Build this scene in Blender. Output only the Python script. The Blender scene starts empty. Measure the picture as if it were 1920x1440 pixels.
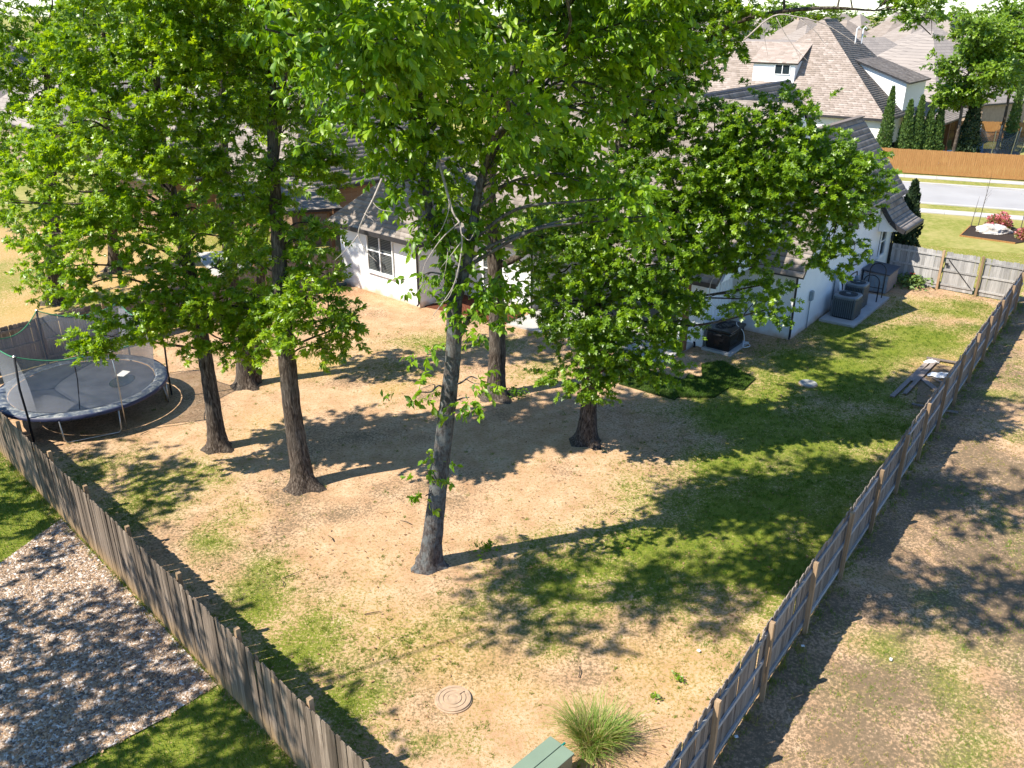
import bpy, math, random
import numpy as np
from mathutils import Vector, Matrix

scene = bpy.context.scene
R = math.radians
# ------------------------------------------------------------------ camera
H = 12.4
FPX = 1600.0                      # focal length in photo pixels (1920 wide)
TH = math.atan(705 / FPX)
CT, ST = math.cos(TH), math.sin(TH)
cam_d = bpy.data.cameras.new('camera')
cam_d.sensor_width = 36
cam_d.lens = FPX / 1920 * 36
cam_d.clip_end = 3000
cam = bpy.data.objects.new('camera', cam_d)
scene.collection.objects.link(cam)
cam.location = (0, 0, H)
cam.rotation_euler = (math.pi / 2 - TH, 0, 0)
scene.camera = cam
# ------------------------------------------------------------------ sky and sun
SUN_EL = 50.7
SX, SY = 0.935, 0.355             # horizontal direction in which shadows fall
w = bpy.data.worlds.new('World'); scene.world = w; w.use_nodes = True
nt = w.node_tree
sky = nt.nodes.new('ShaderNodeTexSky'); sky.sky_type = 'NISHITA'; sky.sun_disc = False
sky.sun_elevation = R(SUN_EL); sky.sun_rotation = math.atan2(-SX, -SY)
sky.air_density = 1.0; sky.dust_density = 0.0; sky.ozone_density = 3.0
bg = nt.nodes['Background']; bg.inputs['Strength'].default_value = 0.112
tn = nt.nodes.new('ShaderNodeMix'); tn.data_type = 'RGBA'; tn.blend_type = 'MULTIPLY'; tn.inputs['Factor'].default_value = 1; tn.inputs[7].default_value = (.82, .95, 1.08, 1)   # camera white balance of the sky
nt.links.new(sky.outputs[0], tn.inputs[6]); nt.links.new(tn.outputs[2], bg.inputs['Color'])
sun_d = bpy.data.lights.new('sun', 'SUN'); sun_d.energy = 4.8; sun_d.angle = R(0.53); sun_d.color = (1, .94, .83)
sun = bpy.data.objects.new('sun', sun_d); scene.collection.objects.link(sun)
ce = math.cos(R(SUN_EL))
sun.rotation_euler = Vector((SX * ce, SY * ce, -math.sin(R(SUN_EL)))).to_track_quat('-Z', 'Y').to_euler()
sun.location = (-40, -15, 60)
vs = scene.view_settings
vs.view_transform = 'Standard'; vs.look = 'None'; vs.exposure = 1.08; vs.gamma = 1; vs.use_curve_mapping = False

cy = scene.cycles
cy.max_bounces = 6; cy.diffuse_bounces = 3; cy.glossy_bounces = 2; cy.transmission_bounces = 3; cy.transparent_max_bounces = 8; cy.caustics_reflective = False; cy.caustics_refractive = False

# ------------------------------------------------------------------ helpers
COL = scene.collection
rng = np.random.default_rng(7)
random.seed(7)

def ray(px, py):
    u_, v_ = px - 960, py - 720
    return np.array([u_, FPX * CT - v_ * ST, -(v_ * CT + FPX * ST)])
def at(px, py, Y):                # world point seen at a photo pixel at distance Y
    r = ray(px, py); return np.array([0, 0, H]) + r * (Y / r[1])
def gr(px, py, z=0.0):            # world point on the level z
    r = ray(px, py); return np.array([0, 0, H]) + r * ((z - H) / r[2])

def tag(o, label=None, cat=None, group=None, kind=None):
    if label: o['label'] = label
    if cat: o['category'] = cat
    if group: o['group'] = group
    if kind: o['kind'] = kind
    return o
def empty(name, loc, label, cat, group=None, rz=0.0):
    o = bpy.data.objects.new(name, None); COL.objects.link(o)
    o.location = loc; o.rotation_euler = (0, 0, rz); o.empty_display_size = .2
    return tag(o, label, cat, group)
def setparent(o, p):              # children keep world coordinates (parents are never rotated)
    if p is not None:
        o.parent = p
        o.matrix_parent_inverse = Matrix.Translation(-Vector(p.location)) if p.parent is None else Matrix.Identity(4)

def mesh_np(name, V, Fc, mat, parent=None, smooth=False, attrs=None, world=True):
    """V (N,3), Fc (M,k) uniform polygons -> one mesh object (world coordinates)"""
    V = np.asarray(V, dtype=np.float32); Fc = np.asarray(Fc, dtype=np.int32)
    me = bpy.data.meshes.new(name)
    k = Fc.shape[1]; M = len(Fc)
    me.vertices.add(len(V)); me.vertices.foreach_set('co', V.ravel())
    me.loops.add(M * k); me.loops.foreach_set('vertex_index', Fc.ravel())
    me.polygons.add(M)
    me.polygons.foreach_set('loop_start', np.arange(0, M * k, k, dtype=np.int32))
    me.polygons.foreach_set('loop_total', np.full(M, k, dtype=np.int32))
    if smooth: me.polygons.foreach_set('use_smooth', np.ones(M, dtype=bool))
    for an, av in (attrs or {}).items():
        a = me.attributes.new(an, 'FLOAT', 'POINT'); a.data.foreach_set('value', np.asarray(av, dtype=np.float32))
    me.update(calc_edges=True)
    me.materials.append(mat)
    o = bpy.data.objects.new(name, me); COL.objects.link(o)
    if parent is not None and world: setparent(o, parent)
    elif parent is not None: o.parent = parent
    return o

class MB:
    """collects polygons in world coordinates"""
    def __init__(s): s.v = []; s.f = []
    def poly(s, pts):
        b = len(s.v); s.v += [tuple(p) for p in pts]; s.f.append(tuple(range(b, b + len(pts))))
        return s
    def box(s, c, size, rz=0.0, rot=None):
        hx, hy, hz = size[0] / 2, size[1] / 2, size[2] / 2
        m = rot if rot is not None else Matrix.Rotation(rz, 3, 'Z')
        b = len(s.v); c = Vector(c)
        for x, y, z in ((-1,-1,-1),(1,-1,-1),(1,1,-1),(-1,1,-1),(-1,-1,1),(1,-1,1),(1,1,1),(-1,1,1)):
            s.v.append(tuple(c + m @ Vector((x*hx, y*hy, z*hz))))
        for f in ((0,3,2,1),(4,5,6,7),(0,1,5,4),(1,2,6,5),(2,3,7,6),(3,0,4,7)): s.f.append(tuple(b+i for i in f))
        return s
    def beam(s, p, q, w_, h_):       # box from p to q, width horizontal, height vertical
        p, q = Vector(p), Vector(q); d = q - p; L = d.length; d.normalize()
        up = Vector((0,0,1)) if abs(d.z) < .95 else Vector((0,1,0))
        sx = d.cross(up).normalized(); uz = sx.cross(d).normalized()
        m = Matrix((d, sx, uz)).transposed()
        return s.box((p+q)/2, (L, w_, h_), rot=m)
    def prism(s, pts, z0, z1):       # vertical prism over a ground polygon
        n = len(pts); b = len(s.v)
        A = sum(pts[i][0]*pts[(i+1)%n][1]-pts[(i+1)%n][0]*pts[i][1] for i in range(n))
        if A < 0: pts = pts[::-1]
        for z in (z0, z1):
            for p in pts: s.v.append((p[0], p[1], z))
        s.f.append(tuple(b+i for i in range(n))[::-1]); s.f.append(tuple(b+n+i for i in range(n)))
        for i in range(n):
            j = (i+1) % n; s.f.append((b+i, b+j, b+n+j, b+n+i))
        return s
    def slab(s, pts, th):            # planar polygon (3-D) extruded against its normal
        P = [Vector(p) for p in pts]; n = len(P)
        nn = Vector((0,0,0))
        for i in range(n): nn += P[i].cross(P[(i+1)%n])
        nn.normalize(); b = len(s.v)
        for p in P: s.v.append(tuple(p))
        for p in P: s.v.append(tuple(p - nn*th))
        s.f.append(tuple(range(b, b+n))); s.f.append(tuple(range(b+n, b+2*n))[::-1])
        for i in range(n):
            j = (i+1) % n; s.f.append((b+i, b+n+i, b+n+j, b+j))
        return s
    def tube(s, path, rad, sides=8, cap=True):
        P = [Vector(p) for p in path]; n = len(P)
        rr = [rad]*n if not hasattr(rad, '__len__') else rad
        b = len(s.v); prev = None
        for i, p in enumerate(P):
            d = (P[min(i+1,n-1)] - P[max(i-1,0)])
            if d.length < 1e-9: d = Vector((0,0,1))
            d.normalize()
            a = prev if prev is not None else (Vector((0,0,1)) if abs(d.z) < .9 else Vector((1,0,0)))
            x = (a - d*a.dot(d)); x = x.normalized() if x.length > 1e-6 else d.orthogonal().normalized()
            prev = x; y = d.cross(x)
            for k in range(sides):
                t = 2*math.pi*k/sides; s.v.append(tuple(p + (x*math.cos(t)+y*math.sin(t))*rr[i]))
        for i in range(n-1):
            for k in range(sides):
                k2 = (k+1) % sides
                s.f.append((b+i*sides+k, b+i*sides+k2, b+(i+1)*sides+k2, b+(i+1)*sides+k))
        if cap:
            s.f.append(tuple(b+k for k in range(sides))[::-1]); s.f.append(tuple(b+(n-1)*sides+k for k in range(sides)))
        return s
    def lathe(s, c, prof, sides=24, sq=None):    # prof [(r,z)], sq = superellipse exponent for rounded-square
        b = len(s.v); n = len(prof)
        for r_, z in prof:
            for k in range(sides):
                t = 2*math.pi*k/sides; x, y = math.cos(t), math.sin(t); kk = 1.0
                if sq: kk = 1/((abs(x)**sq+abs(y)**sq)**(1/sq))
                s.v.append((c[0]+r_*x*kk, c[1]+r_*y*kk, c[2]+z))
        for i in range(n-1):
            for k in range(sides):
                k2 = (k+1) % sides
                s.f.append((b+i*sides+k, b+i*sides+k2, b+(i+1)*sides+k2, b+(i+1)*sides+k))
        s.f.append(tuple(b+k for k in range(sides))[::-1]); s.f.append(tuple(b+(n-1)*sides+k for k in range(sides)))
        return s
    def rot(s, c, a):                # rotate everything so far about a vertical axis
        ca, sa = math.cos(a), math.sin(a)
        s.v = [(c[0]+(x-c[0])*ca-(y-c[1])*sa, c[1]+(x-c[0])*sa+(y-c[1])*ca, z) for x, y, z in s.v]; return s
    def build(s, name, mat, parent=None, smooth=False, bevel=0.0, autosmooth=False):
        me = bpy.data.meshes.new(name); me.from_pydata(s.v, [], s.f); me.update()
        if smooth:
            me.polygons.foreach_set('use_smooth', np.ones(len(me.polygons), dtype=bool))
        me.materials.append(mat)
        o = bpy.data.objects.new(name, me); COL.objects.link(o)
        if bevel:
            md = o.modifiers.new('bevel', 'BEVEL'); md.width = bevel; md.segments = 2; md.limit_method = 'ANGLE'
        if parent is not None: setparent(o, parent)
        return o

def vnoise(x, y, scale, seed, octaves=3):
    """value noise 0..1 on arrays"""
    r_ = np.random.default_rng(seed); out = np.zeros_like(x, dtype=float); amp = 1; tot = 0
    for o_ in range(octaves):
        G = r_.random((256, 256)); X = x/scale*(2**o_)+100; Y = y/scale*(2**o_)+100
        xi = np.floor(X).astype(int); yi = np.floor(Y).astype(int); fx = X-xi; fy = Y-yi
        fx = fx*fx*(3-2*fx); fy = fy*fy*(3-2*fy)
        g = lambda a, b: G[a % 256, b % 256]
        out += amp*((g(xi,yi)*(1-fx)+g(xi+1,yi)*fx)*(1-fy)+(g(xi,yi+1)*(1-fx)+g(xi+1,yi+1)*fx)*fy)
        tot += amp; amp *= .5
    return out/tot
def inpoly(x, y, poly):
    c = np.zeros(x.shape, bool); n = len(poly)
    for i in range(n):
        x0, y0 = poly[i][:2]; x1, y1 = poly[(i+1) % n][:2]
        cond = ((y0 > y) != (y1 > y)) & (x < (x1-x0)*(y-y0)/((y1-y0) if y1 != y0 else 1e-9)+x0)
        c ^= cond
    return c

# ------------------------------------------------------------------ materials
class NT:
    def __init__(s, name):
        s.m = bpy.data.materials.new(name); s.m.use_nodes = True; s.t = s.m.node_tree
        s.b = s.t.nodes['Principled BSDF']; s.out = s.t.nodes['Material Output']
        s.tc = None
    def n(s, ty): return s.t.nodes.new(ty)
    def l(s, a, b): s.t.links.new(a, b)
    def co(s, kind='Object', scale=(1,1,1), rot=(0,0,0)):
        if s.tc is None: s.tc = s.n('ShaderNodeTexCoord')
        mp = s.n('ShaderNodeMapping'); mp.inputs['Scale'].default_value = scale; mp.inputs['Rotation'].default_value = rot
        s.l(s.tc.outputs[kind], mp.inputs[0]); return mp.outputs[0]
    def noise(s, scale, detail=4, rough=.55, vec=None, dist=0.0):
        n = s.n('ShaderNodeTexNoise'); n.inputs['Scale'].default_value = scale; n.inputs['Detail'].default_value = detail
        n.inputs['Roughness'].default_value = rough; n.inputs['Distortion'].default_value = dist
        s.l(vec if vec is not None else s.co(), n.inputs['Vector']); return n.outputs['Fac']
    def vor(s, scale, vec=None, out='Distance', feat='F1'):
        n = s.n('ShaderNodeTexVoronoi'); n.inputs['Scale'].default_value = scale; n.feature = feat
        s.l(vec if vec is not None else s.co(), n.inputs['Vector']); return n.outputs[out]
    def ramp(s, fac, stops, interp='LINEAR'):
        n = s.n('ShaderNodeValToRGB'); n.color_ramp.interpolation = interp
        e = n.color_ramp.elements
        while len(e) < len(stops): e.new(.5)
        for i, (p, c) in enumerate(stops):
            e[i].position = p; c = (c,c,c) if not hasattr(c,'__len__') else c; e[i].color = (*c, 1)
        s.l(fac, n.inputs[0]); return n.outputs[0]
    def mix(s, fac, a, b, mode='MIX'):
        n = s.n('ShaderNodeMix'); n.data_type = 'RGBA'; n.blend_type = mode
        for sock, val in ((n.inputs['Factor'], fac), (n.inputs[6], a), (n.inputs[7], b)):
            if isinstance(val, bpy.types.NodeSocket): s.l(val, sock)
            elif hasattr(val, '__len__'): sock.default_value = (*val, 1)
            else: sock.default_value = val
        return n.outputs[2]
    def math(s, op, a, b=0.0, clamp=False):
        n = s.n('ShaderNodeMath'); n.operation = op; n.use_clamp = clamp
        for sock, val in ((n.inputs[0], a), (n.inputs[1], b)):
            if isinstance(val, bpy.types.NodeSocket): s.l(val, sock)
            else: sock.default_value = val
        return n.outputs[0]
    def attr(s, name):
        n = s.n('ShaderNodeAttribute'); n.attribute_name = name; return n.outputs['Fac']
    def rand(s):
        n = s.n('ShaderNodeObjectInfo'); return n.outputs['Random']
    def bump(s, h, strength=.3, dist=.02):
        n = s.n('ShaderNodeBump'); n.inputs['Strength'].default_value = strength; n.inputs['Distance'].default_value = dist
        s.l(h, n.inputs['Height']); s.l(n.outputs[0], s.b.inputs['Normal']); return s
    def set(s, color=None, rough=.8, spec=.3, metal=0.0):
        if color is not None:
            if isinstance(color, bpy.types.NodeSocket): s.l(color, s.b.inputs['Base Color'])
            else: s.b.inputs['Base Color'].default_value = (*color, 1)
        s.b.inputs['Roughness'].default_value = rough; s.b.inputs['Specular IOR Level'].default_value = spec
        s.b.inputs['Metallic'].default_value = metal; return s

def plain(name, c, rough=.6, spec=.4, metal=0.0, var=.12, sc=6.0, bump=0.0):
    t = NT(name); n = t.noise(sc, 5)
    lo = tuple(x*(1-var) for x in c); hi = tuple(min(1, x*(1+var)) for x in c)
    t.set(t.ramp(n, [(.3, lo), (.7, hi)]), rough, spec, metal)
    if bump: t.bump(t.noise(sc*6, 3), bump, .01)
    return t.m

M = {}
def leafmat(name, lo, mid, hi, transl=.33, rough=.36, spec=.5):
    t = NT(name); a = t.attr('tint')
    col = t.ramp(a, [(0, lo), (.5, mid), (1, hi)])
    t.set(col, rough, spec)
    tr = t.n('ShaderNodeBsdfTranslucent'); t.l(t.mix(1.0, col, (1.6, 1.45, .45), 'MULTIPLY'), tr.inputs['Color'])
    mx = t.n('ShaderNodeMixShader'); mx.inputs[0].default_value = transl
    t.l(t.b.outputs[0], mx.inputs[1]); t.l(tr.outputs[0], mx.inputs[2]); t.l(mx.outputs[0], t.out.inputs[0])
    return t.m
M['leaf_oak'] = leafmat('oak_leaf', (.065,.145,.006), (.185,.315,.009), (.33,.46,.02), .46, .40, .75)
M['leaf_big'] = leafmat('broad_leaf', (.06,.145,.006), (.15,.285,.008), (.30,.43,.016), .44, .42, .5)
M['leaf_far'] = leafmat('distant_leaf', (.075,.15,.012), (.14,.24,.016), (.25,.36,.03), .36)
M['cypress'] = leafmat('cypress_leaf', (.045,.09,.02), (.09,.16,.03), (.15,.22,.04), .15, .6)
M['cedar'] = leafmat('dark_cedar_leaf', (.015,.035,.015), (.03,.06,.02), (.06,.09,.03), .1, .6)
M['grass'] = leafmat('grass_blade', (.30,.24,.075), (.17,.22,.03), (.085,.17,.015), .3, .6, .2)
M['lush'] = leafmat('lush_grass_blade', (.045,.095,.01), (.085,.165,.012), (.15,.24,.02), .3, .55, .25)
M['tallgrass'] = leafmat('tall_grass_blade', (.50,.38,.20), (.22,.31,.06), (.10,.23,.03), .3, .5, .3)
M['litter'] = leafmat('dry_leaf', (.16,.09,.045), (.26,.15,.08), (.40,.27,.15), .1, .8, .1)

t = NT('oak_bark'); v = t.co('Object', (9, 9, 1.6)); n1 = t.noise(2.2, 8, .65, v, .6); n2 = t.noise(.8, 4)
c = t.ramp(n1, [(.32, (.016,.012,.010)), (.5, (.075,.057,.044)), (.70, (.22,.18,.145))])
c = t.mix(t.ramp(n2, [(.5, 0), (.72, .4)]), c, (.16,.15,.13)); t.set(c, .95, .1).bump(n1, 1.0, .05); M['bark'] = t.m
t = NT('lichen_bark'); v = t.co('Object', (8, 8, 2.2)); n1 = t.noise(2.6, 8, .7, v, .4); n2 = t.noise(5, 6, .7)
c = t.ramp(n1, [(.32, (.022,.018,.017)), (.5, (.085,.074,.068)), (.7, (.21,.185,.165))])
c = t.mix(t.ramp(n2, [(.46, 0), (.60, .7)]), c, (.15,.165,.165)); t.set(c, .95, .1).bump(n1, 1.0, .04); M['bark_lichen'] = t.m
M['deadwood'] = plain('bare_dead_wood', (.36,.31,.28), .9, .1, 0, .3, 12)

def wood(name, stops, tint=.35, stain=None, bump=.5):
    t = NT(name); rnd = t.rand()
    off = t.n('ShaderNodeVectorMath'); off.operation = 'ADD'; t.l(t.co('Object', (26, 26, 1.1)), off.inputs[0]); t.l(t.math('MULTIPLY', rnd, 91.0), off.inputs[1])
    n1 = t.noise(1.3, 7, .65, off.outputs[0], .8); c = t.ramp(n1, stops)
    vv = t.ramp(rnd, [(0, 1-tint), (1, 1+tint*.6)])
    c = t.mix(1.0, c, vv, 'MULTIPLY')
    kn = t.vor(2.6, t.co('Object', (7, 7, 1.6))); c = t.mix(t.ramp(kn, [(.03, .8), (.11, 0)]), c, tuple(x*.45 for x in stops[0][1]))
    if stain:
        sp = t.n('ShaderNodeSeparateXYZ'); t.l(t.co(), sp.inputs[0])
        k = t.math('ADD', sp.outputs['Z'], t.math('MULTIPLY', t.noise(2.5, 4), .5))
        c = t.mix(t.ramp(k, [(.25, .85), (.75, 0)]), c, stain)
    t.set(c, .88, .15).bump(n1, bump, .004); return t.m
M['wood_grey'] = wood('weathered_picket_wood', [(.25,(.065,.048,.036)), (.5,(.165,.125,.095)), (.75,(.29,.235,.185))], .6, (.30,.195,.095))
M['wood_brown'] = wood('brown_grey_picket_wood', [(.25,(.10,.08,.065)), (.5,(.22,.18,.15)), (.75,(.33,.285,.24))], .35)
M['wood_rail'] = wood('silvered_rail_wood', [(.25,(.20,.19,.18)), (.5,(.34,.325,.31)), (.75,(.48,.46,.44))], .25)
M['wood_post'] = wood('tan_post_wood', [(.25,(.20,.125,.07)), (.5,(.33,.22,.13)), (.75,(.44,.32,.20))], .3)
M['wood_plank'] = wood('old_plank_wood', [(.25,(.12,.095,.08)), (.5,(.25,.205,.175)), (.75,(.38,.33,.29))], .35)
M['wood_orange'] = wood('stained_orange_fence_wood', [(.25,(.21,.10,.032)), (.5,(.33,.165,.058)), (.75,(.43,.24,.095))], .3)
M['timber'] = wood('brown_timber', [(.25,(.11,.05,.025)), (.5,(.22,.11,.055)), (.75,(.32,.18,.095))], .2)

# ground of the yard: colour follows what grows there (attributes: green, dry, red)
t = NT('yard_soil'); f1 = t.noise(1.4, 6, .62); f2 = t.noise(14, 8, .72); f3 = t.noise(60, 5, .75); f4 = t.vor(38, None)
sand = t.ramp(f1, [(.3, (.40,.235,.13)), (.55, (.53,.345,.21)), (.75, (.60,.43,.285))])
sand = t.mix(t.ramp(f2, [(.46, 0), (.66, .75)]), sand, (.31,.185,.095))
sand = t.mix(t.ramp(f3, [(.52, 0), (.66, .8)]), sand, (.21,.13,.065))  # dark specks: dry grass bits, plus crevice shade put into the colour
sand = t.mix(t.ramp(f4, [(.0, .5), (.16, 0)]), sand, (.62,.5,.36))
red = t.ramp(f2, [(.3, (.20,.095,.05)), (.7, (.38,.205,.12))])
dry = t.ramp(f3, [(.3, (.19,.11,.035)), (.5, (.40,.265,.095)), (.7, (.55,.40,.17))])
grn = t.ramp(f3, [(.3, (.06,.085,.008)), (.5, (.15,.185,.02)), (.7, (.29,.285,.05))])
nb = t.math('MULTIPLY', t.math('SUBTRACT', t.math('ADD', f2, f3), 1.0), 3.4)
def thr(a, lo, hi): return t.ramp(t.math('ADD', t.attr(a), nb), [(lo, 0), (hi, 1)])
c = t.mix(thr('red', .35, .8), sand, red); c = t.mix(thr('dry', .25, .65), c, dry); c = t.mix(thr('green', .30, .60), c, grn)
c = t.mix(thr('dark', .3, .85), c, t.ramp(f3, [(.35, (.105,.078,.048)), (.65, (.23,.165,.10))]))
t.set(c, .95, .08).bump(t.math('ADD', t.math('MULTIPLY', f3, .6), f2), .55, .05); M['yard'] = t.m

t = NT('lawn_ground'); f1 = t.noise(.35, 5, .6); f3 = t.noise(30, 6, .7)
f5 = t.noise(3.2, 6, .7); c = t.ramp(f3, [(.3, (.11,.13,.02)), (.7, (.25,.26,.06))]); c = t.mix(t.ramp(f5, [(.45, 0), (.62, .7)]), c, (.34,.29,.10)); c = t.mix(t.ramp(f1, [(.42, 0), (.65, .7)]), c, (.36,.30,.12)); t.set(c, .95, .08).bump(f3, .5, .03); M['lawn'] = t.m
t = NT('gravel_bed'); f = t.vor(16, None, 'Color'); d = t.vor(16); f2 = t.noise(2, 5)
sp = t.n('ShaderNodeSeparateColor'); t.l(f, sp.inputs[0])
c = t.ramp(sp.outputs[0], [(.1, (.10,.085,.08)), (.4, (.30,.22,.16)), (.7, (.42,.33,.25)), (.95, (.62,.57,.52))]); t.set(c, .8, .3).bump(t.math('SUBTRACT', .5, d), 1.0, .03); M['gravel'] = t.m
def stone(name, var):
    t = NT(name); a = t.attr('tint')
    c = t.ramp(a, [(0, (.05,.036,.028)), (.25, (.20,.115,.06)), (.5, (.36,.22,.115)), (.75, (.42,.30,.20)), (1, (.62,.52,.42))])
    c = t.mix(t.ramp(t.noise(40, 4), [(.4, 0), (.7, .3)]), c, (.3,.22,.16)); t.set(c, .7, .35); return t.m
M['pebble'] = stone('pebble', 0)
t = NT('concrete'); f1 = t.noise(1.2, 5); f2 = t.noise(40, 5, .7)
c = t.ramp(f1, [(.3, (.36,.34,.315)), (.7, (.47,.45,.42))]); c = t.mix(t.ramp(f2, [(.45, 0), (.75, .4)]), c, (.33,.31,.28)); t.set(c, .9, .2).bump(f2, .25, .01); M['concrete'] = t.m
t = NT('pale_road_concrete'); f1 = t.noise(.25, 5); f2 = t.noise(25, 6, .7)
c = t.ramp(f1, [(.3, (.29,.28,.275)), (.7, (.37,.36,.35))]); c = t.mix(t.ramp(f2, [(.45, 0), (.8, .35)]), c, (.25,.24,.235)); t.set(c, .9, .2); M['road'] = t.m
t = NT('mulch'); f1 = t.noise(24, 7, .8); c = t.ramp(f1, [(.3, (.05,.018,.01)), (.55, (.18,.065,.035)), (.75, (.33,.14,.08))]); t.set(c, .95, .1).bump(f1, 1, .06); M['mulch_red'] = t.m
t = NT('dark_mulch'); f1 = t.noise(20, 7, .8); c = t.ramp(f1, [(.3, (.02,.015,.012)), (.55, (.055,.04,.032)), (.75, (.11,.085,.07))]); t.set(c, .95, .1).bump(f1, 1, .06); M['mulch_dark'] = t.m

# painted brick: relief of courses, coating slightly uneven, soil splash at the foot
def brickpaint(name, base, foot=(.52,.33,.18), rz=0.0, brick=None):
    t = NT(name); v = t.co('Object', (1,1,1), (0, 0, rz))
    sp = t.n('ShaderNodeSeparateXYZ'); t.l(v, sp.inputs[0])
    cb = t.n('ShaderNodeCombineXYZ'); t.l(sp.outputs['X'], cb.inputs[0]); t.l(sp.outputs['Z'], cb.inputs[1])
    b = t.n('ShaderNodeTexBrick'); b.inputs['Scale'].default_value = 1; b.inputs['Brick Width'].default_value = .21; b.inputs['Row Height'].default_value = .077
    b.inputs['Mortar Size'].default_value = .006; b.inputs['Mortar Smooth'].default_value = .3
    t.l(cb.outputs[0], b.inputs['Vector'])
    f1 = t.noise(1.5, 5); f2 = t.noise(18, 5)
    if brick:
        b.inputs['Color1'].default_value = (*brick[0], 1); b.inputs['Color2'].default_value = (*brick[1], 1); b.inputs['Mortar'].default_value = (*brick[2], 1)
        c = t.mix(t.ramp(f2, [(.4, 0), (.7, .3)]), b.outputs['Color'], brick[0])
    else:
        c = t.ramp(f1, [(.3, tuple(x*.93 for x in base)), (.7, base)])
        c = t.mix(t.ramp(b.outputs['Fac'], [(0, 0), (1, .22)]), c, tuple(x*.7 for x in base))
        wz = t.n('ShaderNodeSeparateXYZ'); t.l(t.co(), wz.inputs[0])
        k = t.math('ADD', wz.outputs['Z'], t.math('MULTIPLY', f1, .7))
        c = t.mix(t.ramp(k, [(.33, .8), (.62, 0)]), c, foot)
    t.set(c, .75, .25).bump(t.math('SUBTRACT', t.math('MULTIPLY', f2, .3), b.outputs['Fac']), .5, .012); return t.m
M['brick_L'] = brickpaint('white_painted_brick', (.80,.79,.76), rz=R(42.6))
M['brick_R'] = brickpaint('white_painted_brick_side', (.80,.79,.77), rz=R(-52))
M['brick_F'] = brickpaint('white_painted_brick_front', (.80,.79,.76), rz=R(38))
M['brick_brown'] = brickpaint('tan_brown_brick', None, rz=R(30), brick=((.22,.125,.07),(.30,.185,.105),(.26,.21,.16)))
M['white'] = plain('white_paint', (.80,.80,.79), .5, .4, 0, .03)
M['cream'] = plain('cream_stucco', (.76,.73,.66), .8, .2, 0, .05, 3)
M['trim_dark'] = plain('dark_trim', (.030,.028,.030), .5, .4)
M['black_metal'] = plain('black_metal', (.018,.018,.020), .45, .5)
t = NT('window_glass'); t.set((.02,.03,.035), .06, .6); M['glass'] = t.m
M['blind'] = plain('dark_blind_slat', (.10,.105,.10), .5, .4)

def roofmat(name, lo, mid, hi):
    t = NT(name); a = t.attr('tint'); n = t.noise(35, 5, .7)
    c = t.ramp(a, [(0, lo), (.5, mid), (1, hi)]); c = t.mix(t.ramp(n, [(.4, 0), (.75, .45)]), c, tuple(x*.55 for x in mid))
    t.set(c, .95, .12); return t.m
M['shingle'] = roofmat('taupe_shingle', (.18,.15,.13), (.255,.215,.185), (.33,.285,.25))
M['shingle_pink'] = roofmat('rosy_beige_shingle', (.25,.20,.165), (.335,.27,.228), (.42,.35,.305))
def farroof(name, c0, c1):
    t = NT(name); b = t.n('ShaderNodeTexBrick'); b.inputs['Scale'].default_value = 1
    b.inputs['Brick Width'].default_value = .9; b.inputs['Row Height'].default_value = .3; b.inputs['Mortar Size'].default_value = .02
    b.inputs['Color1'].default_value = (*c0, 1); b.inputs['Color2'].default_value = (*c1, 1); b.inputs['Mortar'].default_value = (*[x*.55 for x in c0], 1)
    sp = t.n('ShaderNodeSeparateXYZ'); t.l(t.co(), sp.inputs[0]); cb = t.n('ShaderNodeCombineXYZ')
    t.l(t.math('ADD', sp.outputs['X'], t.math('MULTIPLY', sp.outputs['Y'], .35)), cb.inputs[0]); t.l(sp.outputs['Z'], cb.inputs[1]); t.l(cb.outputs[0], b.inputs['Vector'])
    n = t.noise(.6, 6); c = t.mix(t.ramp(n, [(.35, 0), (.7, .5)]), b.outputs['Color'], c1); t.set(c, .95, .1); return t.m
M['roof_far_a'] = farroof('distant_taupe_roof', (.23,.195,.17), (.285,.245,.215))
M['roof_far_b'] = farroof('distant_grey_roof', (.235,.205,.185), (.30,.26,.23))
M['roof_far_c'] = farroof('distant_brown_roof', (.215,.175,.145), (.28,.235,.20))
M['wall_far'] = plain('distant_brick_wall', (.36,.27,.20), .85, .2, 0, .15, 3)
# ================================================================== the ground
def sheet(name, pts, z, mat, kind='structure'):
    mb = MB().poly([(p[0], p[1], z) for p in pts]); o = mb.build(name, mat)
    return tag(o, kind=kind)
g = MB(); g.poly([(-900,-200,-.06),(900,-200,-.06),(900,1500,-.06),(-900,1500,-.06)])
tag(g.build('ground', M['lawn']), kind='structure')

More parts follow.
